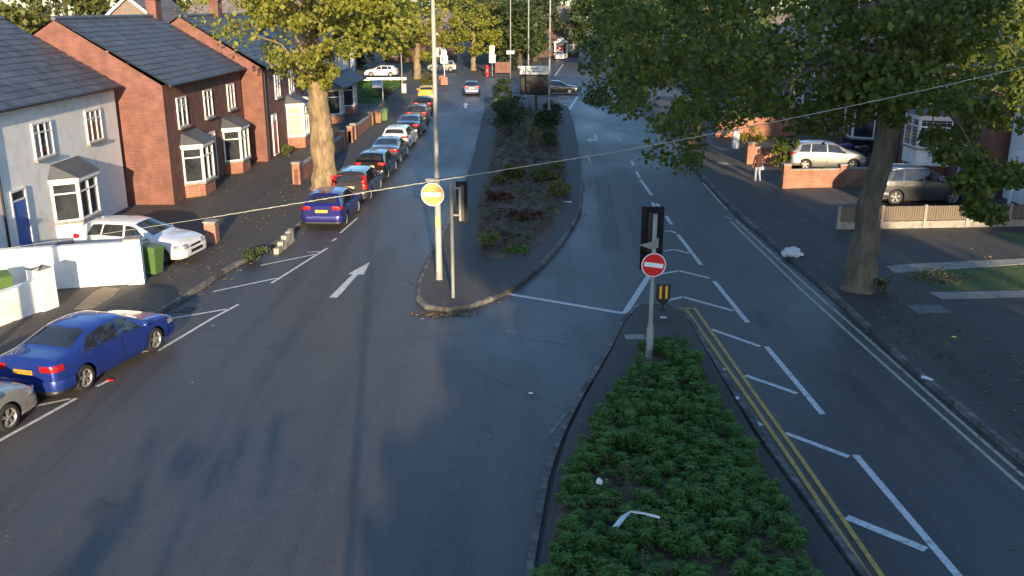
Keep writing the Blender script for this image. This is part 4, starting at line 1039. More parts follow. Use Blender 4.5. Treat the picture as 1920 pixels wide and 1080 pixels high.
column('slim lamp column by the white parcel box on the left pavement', (-12.0, 103.5, .1), 9, .065, 'lamp columns on the left')
o = thing('meter_cabinet', 'pale box cabinet at the foot of the slim lamp column on the left', 'cabinet', (-11.75, 103.0, .1)); MB().box((0, 0, .5), (.5, .35, 1.0)).build('cabinet_body', M_cream, o); MB().box((0, 0, 1.02), (.56, .4, .05)).build('cabinet_top', M_conc, o); MB().box((0, -.18, .5), (.42, .015, .85)).build('door', M_cream, o)
o = thing('marker_post', 'slim white post with a round top beside the notice board', 'post', (.62, 88, .12)); MB().lathe([(.035, 0), (.035, 3.5)], 10).build('shaft', M_steel, o); MB().lathe([(.01, 3.49), (.09, 3.54), (.11, 3.62), (.09, 3.7), (.01, 3.75)], 12).build('globe', M_upvc, o)

# signal posts
def signal_head(par, x, y, z0, w, h, boardm=M_black2):
    b = MB().box((x, y, z0 + h / 2), (w, .02, h)); bo = b.build('backing_board', boardm, par)
    MB().box((x, y - .06, z0 + h / 2 - .02), (w * .42, .1, h * .86)).build('signal_body', M_black, par)
    for k in range(3):
        zz = z0 + h * (.2 + .3 * k)
        MB().lathe([(.1, 0), (.11, .2), (.1, .2)], 14, 0, Matrix.Translation((x, y + .01, zz)) @ Matrix.Rotation(R(-90), 4, 'X')).build('visor', M_black, par)
sp = thing('signal_post', 'slim grey signal post on the island nose with a black signal board', 'traffic signal', (-1.88, 28.33, .12))
MB().lathe([(.065, 0), (.057, .05), (.057, 3.3), (.07, 3.3), (.07, 3.78), (.02, 3.8)], 14).build('shaft', M_steel, sp)
signal_head(sp, .32, .06, 2.45, .36, 1.3)
MB().box((.27, -.06, 3.05), (.07, .03, 1.05)).build('mounting_channel', M_grey, sp)
for z in (2.7, 3.55): MB().box((.15, .0, z), (.26, .05, .05)).build('bracket', M_grey, sp)
s2 = thing('signal_post', 'pale signal post at the tip of the planted triangle with a black signal board', 'traffic signal', (3.61, 22.89, .12))
MB().lathe([(.10, 0), (.10, .30), (.104, .31), (.10, .32), (.098, .78), (.092, .9), (.060, 1.02), (.057, 1.1), (.057, 3.9), (.02, 3.92)], 16).build('shaft', M_column2, s2)
signal_head(s2, -.03, .22, 2.4, .57, 1.66)
for z in (2.75, 3.6): MB().box((0, .12, z), (.07, .2, .06)).build('bracket', M_grey, s2)
MB().add([(-.38, -.02, 3.12), (-.1, -.06, 3.2), (.1, -.06, 3.32), (.1, -.06, 3.05), (-.1, -.06, 3.02), (-.38, 0, 3.10), (.1, .06, 3.32), (.1, .06, 3.05)], [(0, 4, 1), (1, 4, 3, 2), (2, 3, 7, 6), (0, 5, 4)]).build('bracket_plate', M_steel, s2)
round_sign('no_entry_sign', 'round red no entry sign with a white bar on the post in the planted triangle', (3.60, 22.76, 2.74), .315, R(-8), M_signred, M_signwhite, yaw=R(3))
o = thing('bollard', 'small black bollard with two upright amber bars at the tip of the triangle', 'bollard', (4.62, 27.1, .12))
MB().lathe([(.11, 0), (.11, .03), (.045, .05), (.045, .34)], 14).build('stem', M_black, o)
MB().add([(-.21, -.06, .82), (.21, -.06, .82), (.21, -.06, .36), (.06, -.06, .2), (-.06, -.06, .2), (-.21, -.06, .36), (-.21, .06, .82), (.21, .06, .82), (.21, .06, .36), (.06, .06, .2), (-.06, .06, .2), (-.21, .06, .36)],
   [(5, 4, 3, 2, 1, 0), (6, 7, 8, 9, 10, 11)] + [(i, (i + 1) % 6, 6 + (i + 1) % 6, 6 + i) for i in range(6)]).build('shell', M_black, o)
for x in (-.09, .09): MB().box((x, -.068, .58), (.075, .012, .4)).build('amber_bar', M_amber, o)

# notice board
o = thing('notice_board', 'large black notice board with a white header on a single post in the island', 'board', (2.06, 86.1, .12))
MB().box((.15, .14, .8), (.26, .2, 1.6)).build('post', M_black, o)
MB().box((0, 0, 2.2), (2.66, .22, 1.8)).build('panel', M_black2, o)
MB().box((0, -.116, 2.2), (2.46, .012, 1.6)).build('screen', mat('dark_screen', (.010, .012, .016), .35, spec=.15, col2=(.018, .02, .024), scale=2), o)
hd = MB().box((0, -.02, 3.48), (2.7, .27, .74)).build('header', mat('header_cream', (.72, .70, .62), .5, col2=(.66, .64, .56), scale=3), o)
ink = MB()
for (x, z, w, h) in ((-1.02, 3.5, .03, .42), (-.86, 3.5, .025, .42), (-.94, 3.70, .16, .02), (.98, 3.5, .03, .42), (.82, 3.5, .025, .42), (.9, 3.70, .16, .02), (.9, 3.3, .16, .02)): ink.box((x, -.16, z), (w, .008, h))
ink.box((-.98, -.162, 3.42), (.05, .008, .2)); ink.build('header_emblem', M_ink, hd)['kind'] = 'stuff'
w_ = MB(); x = -.36
while x < .36:
    a = random.uniform(.04, .09); w_.box((x, -.16, 3.63 + random.uniform(-.02, .02)), (a * .7, .008, random.uniform(.06, .14))); x += a
x = -.66
while x < .68:
    a = random.uniform(.04, .12); w_.box((x, -.16, 3.38 + random.uniform(-.01, .01)), (a * .8, .008, random.uniform(.03, .07))); x += a
w_.build('header_lettering', M_ink, hd)['kind'] = 'stuff'

# sale board and far signs
o = thing('sale_board', 'blue and white estate board on a white post by the lawn', 'sign', (-11.9, 87.0, .12))
MB().box((0, 0, 1.3), (.08, .08, 2.6)).build('post', M_upvc, o); MB().box((-.5, -.05, 2.2), (.86, .03, .7)).build('board', M_signwhite, o); MB().box((-.5, -.07, 2.36), (.84, .012, .3)).build('blue_band', mat('sky_blue_print', (.12, .3, .62), .5, col2=(.10, .26, .55), scale=4), o); MB().box((-.5, -.07, 2.12), (.8, .012, .07)).build('blue_band', M_blueink, o)
o = thing('road_sign', 'tall white two-part sign on a grey post near the red post box', 'sign', (-2.7, 130.4, 0))
MB().lathe([(.05, 0), (.05, 4.1)], 10).build('post', M_steel, o); MB().box((0, -.07, 2.35), (.82, .03, 1.1)).build('lower_panel', M_signwhite, o); MB().box((-.02, -.07, 3.5), (.62, .03, 1.15)).build('upper_panel', M_signwhite, o)
o = thing('road_sign', 'white sign with blue print behind the lamp column at the far junction', 'sign', (-9.05, 127.4, 0))
MB().lathe([(.05, 0), (.05, 3.7)], 10).build('post', M_upvc, o); pn = MB().box((0, -.07, 2.4), (.95, .03, 1.0)).build('lower_panel', M_signwhite, o); MB().box((-.2, -.092, 2.45), (.25, .01, .6)).build('blue_print', M_blueink, pn); MB().box((.0, -.07, 3.3), (.7, .03, .8)).build('upper_panel', M_signwhite, o)

# ------------------------------------------------------------------ cable standing in for a spider thread at the lens, hung between two timber poles out of the frame
pA, pB = H(-190, 498, 20), H(2180, 62, 20)
for p_, lab in ((pA, 'timber pole holding the near end of the pale cable, left of the picture'), (pB, 'timber pole holding the high end of the pale cable, right of the picture')):
    o = thing('timber_pole', lab, 'pole', (p_[0], p_[1], .1)); MB().lathe([(.13, 0), (.1, p_[2] + .4)], 12).build('shaft', M_bark2, o); MB().box((0, -.12, p_[2] - .1), (.08, .1, .08)).build('hook', M_steel, o)
cb = thing('thread_cable', 'thin pale frayed cable standing in for a spider thread right across the picture', 'cable', (0, 20, 5.4))
px = [(-190, 498), (0, 467), (120, 450), (230, 433), (400, 407), (565, 380), (700, 358), (850, 334), (980, 313), (1100, 293.5), (1165, 283), (1300, 258), (1450, 229), (1600, 198), (1760, 163), (1920, 126), (2180, 62)]
pts = [Vector(H(x, y, 20)) - Vector((0, 20, 5.4)) for x, y in px]
MB().tube(pts, .005, 6).build('core', M_rope, cb)
def sheath(i0, i1, r, rough):
    seg = []
    for a, b in zip(pts[i0:i1], pts[i0 + 1:i1 + 1]):
        n = max(2, int((b - a).length / .05))
        seg += [a.lerp(b, k / n) for k in range(n)]
    seg.append(pts[i1])
    rs = [max(.007, r + rough * random.uniform(-1, 1) * (random.random() < .5)) for _ in seg]
    MB().tube([s_ + Vector((0, 0, random.uniform(-.006, .006))) for s_ in seg], rs, 6).build('braid', M_rope, cb)
sheath(4, 9, .009, .006); sheath(10, 15, .008, .004)
MB().tube([pts[9], pts[9] + Vector((.05, 0, -.04)), pts[9] + Vector((.10, 0, -.16))], [.012, .014, .01], 6).build('frayed_end', M_rope, cb)

# ------------------------------------------------------------------ covers, gully, litter
o = thing('inspection_cover', 'square grey inspection cover set in the right pavement', 'manhole cover', (*G(1742, 580, .125)[:2], .125), R(2)); MB().box((0, 0, .003), (1.0, .75, .012)).build('cover_plate', M_cover, o); q = MB(); h_ = .55
for sx in (-1, 1): q.box((sx * .53, 0, .004), (.06, .87, .014))
for sy in (-1, 1): q.box((0, sy * .405, .004), (1.0, .06, .014))
q.build('cover_frame', M_iron, o)
o = thing('inspection_cover', 'pale slab set in the pavement left of the planted triangle', 'manhole cover', (*G(1190, 632, .127)[:2], .127), R(0)); MB().box((0, 0, .004), (.55, .4, .014)).build('cover_plate', M_conc, o)
o = thing('inspection_cover', 'thin pale cover strip on the far right pavement', 'manhole cover', (*G(1355, 306, .125)[:2], .125), R(5)); MB().box((0, 0, .004), (.6, .8, .014)).build('cover_plate', M_conc, o)
o = thing('gully_grate', 'iron gully grate in the gutter by the left kerb', 'drain', (*G(353, 581)[:2], 0.0), math.atan2(1, .3)); MB().box((0, 0, .001), (.62, .44, .004)).build('frame', M_black, o)
for k in range(7): MB().box((-.24 + k * .08, 0, .008), (.035, .4, .012)).build('bar', M_iron, o)

def blob(name, label, cat, loc, s, m, seed, amp=.35, crumple=3.0):
    o = thing(name, label, cat, loc, 0)
    b = bmesh.new(); bmesh.ops.create_icosphere(b, subdivisions=3, radius=1)
    for v in b.verts:
        n_ = noise.noise(v.co * crumple * .6 + Vector((seed, 0, 0))) * amp + noise.noise(v.co * crumple * 1.8 + Vector((0, seed, 0))) * amp * .5
        v.co *= 1 + n_; v.co.z = max(v.co.z, -.55)
        v.co.x *= s[0]; v.co.y *= s[1]; v.co.z = (v.co.z + .55) * s[2]
    me = bpy.data.meshes.new('crumpled_shell'); b.to_mesh(me); b.free(); me.materials.append(m)
    link('crumpled_shell', me, o); return o
blob('carrier_bag', 'crumpled white carrier bag lying on the right pavement near the kerb', 'bag', (*G(1484, 480, .125)[:2], .125), (.36, .24, .22), M_bag, 2.2)
o = thing('bottle', 'clear plastic bottle lying in the right gutter', 'bottle', (*G(1739, 712, .13)[:2], .165), R(-52))
Tb = Matrix.Rotation(R(90), 4, 'Y')
MB().lathe([(.001, -.16), (.036, -.155), (.04, -.13), (.04, .0), (.034, .01), (.04, .03), (.038, .08), (.016, .14), (.016, .16)], 12, 0, Tb).build('bottle_body', M_bag, o); MB().lathe([(.018, .158), (.018, .18), (.001, .18)], 12, 0, Tb).build('cap', M_blueink, o)
def flat_litter(label, px_, z, pts_, m, name='paper_scrap', cat='litter'):
    p = G(*px_, z); o = thing(name, label, cat, (p[0], p[1], z)); mb = MB(); n = len(pts_)
    mb.add([(a, b, .012 + .02 * random.random()) for a, b in pts_] + [(a, b, .004) for a, b in pts_], [tuple(range(n)), tuple(range(n, 2 * n))[::-1]] + [(i, (i + 1) % n, n + (i + 1) % n, n + i) for i in range(n)])
    mb.build('scrap', m, o); return o
flat_litter('small white scrap on the dark island pavement by the amber bollard', (1244, 596), .128, [(-.1, -.03), (.1, -.05), (.11, .03), (-.09, .05)], M_bag)
flat_litter('thin white strip on the pavement of the centre island', (1064, 379), .128, [(-.2, -.05), (.2, -.03), (.2, .06), (-.2, .04)], M_bag)
flat_litter('red and white scrap in the road beside the blue saloon', (207, 713), .006, [(-.1, -.03), (.09, -.05), (.1, .04), (-.08, .05)], M_postred)
flat_litter('little pale leaf on the bottom right pavement', (1788, 632), .126, [(-.06, -.05), (.07, -.03), (.06, .05), (-.04, .06)], M_yelstick)
flat_litter('flattened scrap near the middle of the dark road', (995, 738), .006, [(-.05, -.03), (.05, -.04), (.06, .03), (-.04, .04)], M_bag)
flat_litter('white scrap beside the double yellow lines', (1382, 747), .128, [(-.04, -.07), (.04, -.08), (.05, .06), (-.03, .08)], M_bag)
# long strip of plastic draped on the plants
sb = thing('plastic_strip', 'long strip of white plastic draped over the plants in the triangle', 'litter', (*G(1185, 975, .68)[:2], .68))
pc = [Vector(G(x, y, .68)) for x, y in ((1154, 990), (1170, 972), (1181, 959), (1204, 963), (1235, 974))]
q = MB(); c0 = Vector(G(1185, 975, .68))
rows = [[(p - c0 + Vector((-.02 - .03 * (i < 2), .03, .03 * math.sin(i * 2)))) for i, p in enumerate(pc)], [(p - c0 + Vector((.02 + .03 * (i < 2), -.0, .04 + .02 * math.sin(i * 2)))) for i, p in enumerate(pc)], [(p - c0 + Vector((.014 + .02 * (i < 2), -.012, .0 + .02 * math.sin(i * 2)))) for i, p in enumerate(pc)]]
q.grid(rows); q.build('strip', M_bag, sb)
blob('paper_cup', 'small white crumpled cup among the plants at the lower left of the triangle', 'litter', (*G(1124, 903, .6)[:2], .56), (.055, .055, .07), M_bag, 5.0)

# ------------------------------------------------------------------ trees
def leaf_mesh(name, P, size, m, up=.25, wide=.75, seed=0, bend=.25):
    g = np.random.default_rng(seed); n = len(P); P = np.asarray(P, float)
    d = g.normal(size=(n, 3)); d[:, 2] -= .35; d /= np.linalg.norm(d, axis=1, keepdims=True)
    nr = g.normal(size=(n, 3)); nr[:, 2] += up * 3; nr -= d * np.sum(nr * d, axis=1, keepdims=True); nr /= np.linalg.norm(nr, axis=1, keepdims=True) + 1e-9
    sd = np.cross(d, nr); s_ = size * g.uniform(.65, 1.25, size=(n, 1))
    a = P - d * s_ * .5; tip = P + d * s_ * .5; L = P - sd * s_ * wide * .5 + nr * s_ * bend * g.uniform(-1, 1, (n, 1)); Rr = P + sd * s_ * wide * .5 + nr * s_ * bend * g.uniform(-1, 1, (n, 1))
    V = np.stack([a, Rr, tip, L], axis=1).reshape(-1, 3)
    me = bpy.data.meshes.new(name); me.vertices.add(4 * n); me.vertices.foreach_set('co', V.ravel())
    me.loops.add(6 * n); me.polygons.add(2 * n)
    i = np.arange(n)[:, None] * 4; li = (i + np.array([[0, 1, 2, 0, 2, 3]])).ravel()
    me.loops.foreach_set('vertex_index', li); me.polygons.foreach_set('loop_start', np.arange(0, 6 * n, 3)); me.polygons.foreach_set('loop_total', np.full(2 * n, 3))
    me.materials.append(m); me.update(calc_edges=True); me.validate(); return me
def cloud(clumps, per, seed):
    g = np.random.default_rng(seed); out = []
    for (x, y, z, r) in clumps:
        n = max(6, int(per * g.uniform(.6, 1.4)))
        q = g.normal(size=(n, 3)); q /= np.linalg.norm(q, axis=1, keepdims=True); q *= (g.uniform(.15, 1, (n, 1)) ** .55) * r; q[:, 2] *= .75
        out.append(q + np.array([x, y, z]))
    return np.concatenate(out)
def tree(name, label, base, trunk, clumps, per, size, lm, bark, group=None, seed=0, limbs=14, up=.25, cat='tree', lstart=.55):
    """trunk: list of (x,y,z,r) in local coordinates"""
    o = thing(name, label, cat, base, 0, group)
    T = MB(); n = 22
    pts = []; rs = []
    for a, b in zip(trunk, trunk[1:]):
        for k in range(9):
            f = k / 9; pts.append(Vector(a[:3]).lerp(Vector(b[:3]), f)); rs.append(a[3] + (b[3] - a[3]) * f)
    pts.append(Vector(trunk[-1][:3])); rs.append(trunk[-1][3])
    T.tube(pts, rs, n)
    r0 = trunk[0][3]
    T.v = [tuple(Vector(v) + Vector((v[0], v[1], 0)).normalized() * r0 * (.22 * noise.noise(Vector(v) * 1.6 + Vector((seed, 0, 0))) + .10 * noise.noise(Vector((v[0] * 5, v[1] * 5, v[2] * 1.6 + seed))))) if (v[0] or v[1]) else v for v in T.v]
    to = T.build('trunk', bark, o)
    g = random.Random(seed); cl = list(clumps); g.shuffle(cl)
    for c in cl[:limbs]:
        i = g.randint(int(len(pts) * lstart), len(pts) - 1); a = pts[i]; e = Vector(c[:3]); ra = min(rs[i] * .42, .035 + .013 * (e - a).length)
        m_ = a.lerp(e, .45) + Vector((0, 0, .18 * (e - a).length * (1 if e.z > a.z else .6))) + Vector((g.uniform(-.4, .4), g.uniform(-.4, .4), 0))
        b1 = a.lerp(m_, .5) + Vector((0, 0, .1)); b2 = m_.lerp(e, .5) + Vector((g.uniform(-.3, .3), g.uniform(-.3, .3), g.uniform(0, .3)))
        MB().tube([a, b1, m_, b2, e], [ra, ra * .75, ra * .5, ra * .3, .02], 8).build('limb', bark, o)
    P = cloud(clumps, per, seed)
    link('crown', leaf_mesh('crown', P, size, lm, up=up, seed=seed), o)
    return o
def ball(c, r, n, seed, cr=(.7, 1.2), flat=1.0, hollow=.35, zmin=None):
    g = np.random.default_rng(seed); out = []
    while len(out) < n:
        q = g.normal(size=3); q /= np.linalg.norm(q); q *= g.uniform(hollow, 1) ** .6
        p = np.array(c) + q * np.array(r) * (1 + .18 * math.sin(q[0] * 5 + seed) * math.cos(q[1] * 4))
        if zmin is not None and p[2] < zmin: continue
        out.append((p[0], p[1], p[2], g.uniform(*cr)))
    return out
L_sun = leaf_mat('sunlit_autumn_leaf', (.115, .15, .02), (.24, .225, .035), .3)  # autumn leaf colour, brightened and yellowed to stand for sunlight
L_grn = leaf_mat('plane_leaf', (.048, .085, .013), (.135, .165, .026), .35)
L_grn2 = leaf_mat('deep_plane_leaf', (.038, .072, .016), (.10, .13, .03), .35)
L_dark = leaf_mat('dark_leaf', (.022, .042, .014), (.055, .08, .024), .25)
L_mid = leaf_mat('mid_leaf', (.05, .075, .016), (.13, .13, .028), .3)
L_gold = leaf_mat('golden_leaf', (.22, .2, .03), (.3, .22, .04), .3)

def inpoly(x, y, poly):
    c = False; j = len(poly) - 1
    for i in range(len(poly)):
        if (poly[i][1] > y) != (poly[j][1] > y) and x < (poly[j][0] - poly[i][0]) * (y - poly[i][1]) / (poly[j][1] - poly[i][1]) + poly[i][0]: c = not c
        j = i
    return c
def px_clumps(poly, n, Yr, base, seed, cr=(.5, .85)):
    """clumps of a crown surveyed from its outline in the photograph, spread through real depth"""
    g = random.Random(seed); out = []; xs = [p[0] for p in poly]; ys = [p[1] for p in poly]
    while len(out) < n:
        x, y = g.uniform(min(xs), max(xs)), g.uniform(min(ys), max(ys))
        if not inpoly(x, y, poly): continue
        Y = g.uniform(*Yr); p = H(x, y, Y); out.append((p[0] - base[0], p[1] - base[1], p[2] - base[2], g.uniform(*cr)))
    return out
# big plane on the right pavement
bR = (11.4, 29.3, .1)
polyA = [(1120, -60), (1130, 90), (1150, 150), (1150, 215), (1200, 225), (1215, 262), (1222, 285), (1262, 325), (1300, 318), (1318, 300), (1330, 250), (1400, 225), (1440, 240), (1500, 240), (1560, 248), (1600, 205), (1690, 200), (1760, 210), (1960, 200), (1960, -60)]
polyB = [(1745, 205), (1960, 200), (1960, 400), (1900, 405), (1850, 400), (1812, 330), (1775, 300), (1745, 255)]
polyB2 = [(1805, 310), (1870, 320), (1870, 420), (1830, 425), (1805, 390)]
cl = px_clumps(polyA, 230, (23.5, 37), bR, 11) + px_clumps(polyB, 25, (24, 30), bR, 12, (.35, .55)) + px_clumps(polyB2, 12, (24, 28), bR, 13, (.3, .45))
cl += px_clumps([(1600, -60), (1960, -60), (1960, 195), (1780, 205), (1640, 190)], 80, (24, 36), bR, 15)
cl += px_clumps([(1560, 40), (1740, 40), (1735, 190), (1690, 232), (1610, 228), (1580, 150)], 34, (25, 27.6), bR, 16, (.4, .7))
cl += ball((0, 0, 11.5), (8, 7, 3.2), 60, 14, (.8, 1.2))
tree('plane_tree', 'large plane tree on the right pavement with leaves hanging over road and cars', bR,
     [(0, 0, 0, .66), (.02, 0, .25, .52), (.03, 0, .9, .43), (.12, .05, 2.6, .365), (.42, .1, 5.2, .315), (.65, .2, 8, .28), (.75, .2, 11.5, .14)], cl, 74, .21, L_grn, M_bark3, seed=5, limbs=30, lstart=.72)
bR2 = (12.2, 62, .1)
polyC = [(1092, -40), (1096, 80), (1108, 150), (1120, 205), (1160, 215), (1230, 205), (1330, 235), (1400, 230), (1480, 215), (1500, -40)]
tree('plane_tree', 'second plane on the right, its trunk hidden behind the nearer crown', bR2,
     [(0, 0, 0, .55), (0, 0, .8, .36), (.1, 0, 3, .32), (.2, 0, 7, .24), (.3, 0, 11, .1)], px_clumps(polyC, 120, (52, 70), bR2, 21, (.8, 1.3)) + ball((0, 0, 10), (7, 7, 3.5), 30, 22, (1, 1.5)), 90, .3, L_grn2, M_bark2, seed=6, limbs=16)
# sunlit plane on the left pavement
bL = (-9.5, 46.6, .1)
polyL = [(470, -60), (480, 70), (520, 110), (560, 150), (600, 160), (622, 108), (662, 104), (692, 142), (720, 98), (760, 92), (770, -60)]
cl = px_clumps(polyL, 110, (41, 53), bL, 31, (.5, .9)) + ball((0, 0, 10), (6, 6, 3.2), 45, 32, (.8, 1.2)) + px_clumps([(576, 100), (630, 100), (625, 165), (580, 160)], 8, (45, 45.9), bL, 33, (.3, .45))
tree('plane_tree', 'sunlit plane tree with a thick golden trunk beside the kerbside cars', bL,
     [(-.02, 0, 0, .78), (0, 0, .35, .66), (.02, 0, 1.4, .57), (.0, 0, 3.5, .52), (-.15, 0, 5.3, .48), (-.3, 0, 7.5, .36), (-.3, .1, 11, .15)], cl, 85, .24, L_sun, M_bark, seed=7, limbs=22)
for (lab, b, tr, c, r, n, lm, sz, bk, sd) in (
    ('sunlit tree with a bare pale trunk left of the tall lamp column, far off', (-12.5, 125.4, 0), .5, (.0, -.5, 7.2), (4.6, 4.5, 5.0), 60, L_sun, .42, M_bark, 41),
    ('sunlit round tree on the corner behind the red post box', (-5.8, 142.9, 0), .42, (.4, -.5, 6.4), (3.9, 3.8, 4.6), 46, L_sun, .42, M_bark, 42),
    ('sunlit tree filling the gap above the row of parked cars', (-19.8, 112, 0), .42, (4.2, -2, 8.4), (5.0, 4.5, 3.4), 52, L_sun, .38, M_bark, 43),
    ('leafy tree just right of the sunlit corner tree', (-.6, 150, 0), .42, (0, 0, 6.6), (4.0, 4, 4.8), 44, L_mid, .45, M_bark2, 44)):
    g_ = c[2] - r[2]
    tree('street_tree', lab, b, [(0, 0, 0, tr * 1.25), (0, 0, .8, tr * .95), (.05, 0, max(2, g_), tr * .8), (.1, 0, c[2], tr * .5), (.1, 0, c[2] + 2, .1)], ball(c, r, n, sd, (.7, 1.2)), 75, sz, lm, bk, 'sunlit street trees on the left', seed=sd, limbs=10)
bgt = [(-70, 128, 15, 9), (-55, 140, 14, 8), (-44, 132, 14, 8), (-33, 140, 15, 8), (-25, 135, 13, 6), (-20, 175, 14, 7), (-8, 195, 14, 7), (-3, 178, 13, 6), (3, 205, 15, 8), (-1, 163, 10, 4), (12, 225, 16, 8), (22, 205, 15, 8), (20, 172, 13, 6), (18, 140, 11, 5), (30, 135, 14, 8), (42, 120, 14, 8), (55, 112, 15, 9), (33, 92, 12, 6), (38, 70, 13, 6), (40, 52, 12, 6), (-62, 96, 13, 8), (-48, 104, 14, 7), (-14, 222, 16, 9), (70, 130, 16, 10), (-90, 140, 16, 10), (-42, 112, 12, 6), (1.2, 144, 10, 4), (4.0, 166, 12, 4.5), (14.5, 170, 12, 4.5), (-11, 170, 12, 5), (-24, 150, 12, 6), (-30, 122, 11, 5)]
bg_lab = ['first dark tree from the left edge, behind the slate roofs', 'tree over the slate roof left of the bargeboard gable', 'tree showing between the left edge and the bargeboard gable, lower one', 'tree just left of the bargeboard gable', 'tree behind the tiled roof beside the bargeboard gable', 'dark tree behind the side-on white car on the left', 'dark tree behind the sunlit corner tree', 'dark tree between the corner tree and the thin lamp columns', 'dark tree behind the notice board, furthest back', 'small dark tree beside the corner tree, behind the dim brick wall',
 'dark tree behind the roof of the far porch house', 'far tree just right of the porch house', 'dark tree right of the far end of the right road', 'dark low tree at the right verge beyond the junction', 'tree behind the brick house facing the side turning', 'tree glimpsed above the furthest right-hand roofs', 'tree deepest behind the right-hand houses', 'tree at the back of the furthest right-hand house', 'tree behind the brick house beyond the garden wall', 'tree behind the leaded bay house', 'tree at the far left behind the terrace', 'tree behind the terrace, left of the tiled roof', 'dark tree closing the view down the side road', 'tree at the far right horizon', 'tree at the far left horizon', 'tree beside the tiled house', 'dark tree behind the thin lamp columns and dim brick wall', 'dark tree immediately left of the far porch', 'dark tree immediately right of the far porch', 'dark tree left of the far side road', 'dark tree in front of the dark far house on the left', 'dark tree left of the side-on white car']
for i, (x, y, h, r) in enumerate(bgt):
    k = (3 if x < -40 or -20 < x < -14 else i % 3)
    tree('distant_tree', bg_lab[i], (x, y, 0), [(0, 0, 0, .5), (0, 0, 2, .36), (.1, 0, h * .6, .22), (.1, 0, h * .85, .08)], ball((0, 0, h * .56), (r, r * .9, h * .46), int(34 + r * 4), 60 + i, (1.1, 1.9), zmin=.9), 62, .62, (L_mid if k == 3 else L_dark), M_bark2, 'dark background trees', seed=60 + i, limbs=6)

# unseen tall planes added behind the camera on the right: they keep the right half of the crossing in shade
bh = ['by the road', 'next one in', 'past the gap', 'right-hand pair', 'second row, road side', 'second row, gap side', 'far right']
for i, (x, y, h) in enumerate(((8.4, -15, 21), (14.2, -17, 22), (32, -18, 21), (39, -15, 20), (12, -27, 22), (19.2, -30, 19), (47, -22, 20))):
    tree('plane_tree', 'tall plane tree added for shade behind the viewpoint, out of the picture, ' + bh[i], (x, y, 0), [(0, 0, 0, .7), (0, 0, 1, .5), (.1, 0, 8, .4), (.1, 0, h * .8, .15)], ball((0, 0, h * .58), (4.9, 4.6, h * .42), 95, 90 + i, (1.1, 1.9), hollow=.1), 85, .85, L_dark, M_bark2, 'shade planes added behind the viewpoint', seed=90 + i, limbs=8)
for i, (x, y, h, r) in enumerate(((3.6, -11, 7.2, 2.3), (7.4, -11.5, 11.5, 2.7), (11.6, -11, 9.0, 2.6), (16, -11.5, 8, 2.5))):
    tree('bushy_shade_tree', ('first', 'second', 'third', 'fourth')[i] + ' of four bushy trees added for shade under the planes behind the viewpoint, out of the picture', (x, y, 0), [(0, 0, 0, .25), (0, 0, 1, .2), (0, 0, h * .7, .08)], ball((0, 0, h * .5), (r, r, h * .48), 60, 130 + i, (.8, 1.2), hollow=.1, zmin=.3), 70, .6, L_dark, M_bark2, 'added bushy trees behind the viewpoint', seed=130 + i, limbs=5)  # unseen trees, added to shade the near right side
tree('dapple_tree', 'thin sparse-leaved tree added behind the viewpoint to dapple the road, out of the picture', (-2.6, -12, 0), [(0, 0, 0, .1), (0, 0, 2.6, .08), (0, 0, 6.2, .03)], ball((0, 0, 5.2), (3.6, 2.0, 1.5), 13, 171, (.35, .7), hollow=.2), 10, .34, L_mid, M_bark2, seed=171, limbs=8)  # unseen tree, added to dapple the left foreground road
o = thing('lamp_column', 'bare column added behind the viewpoint for its shadow, out of the picture', 'lamp post', (-.3, -5.5, 0)); MB().lathe([(.11, 0), (.1, 1.5), (.07, 1.6), (.05, 9.5)], 12).build('shaft', M_steel, o)  # unseen shaft, added for a narrow shadow streak on the road

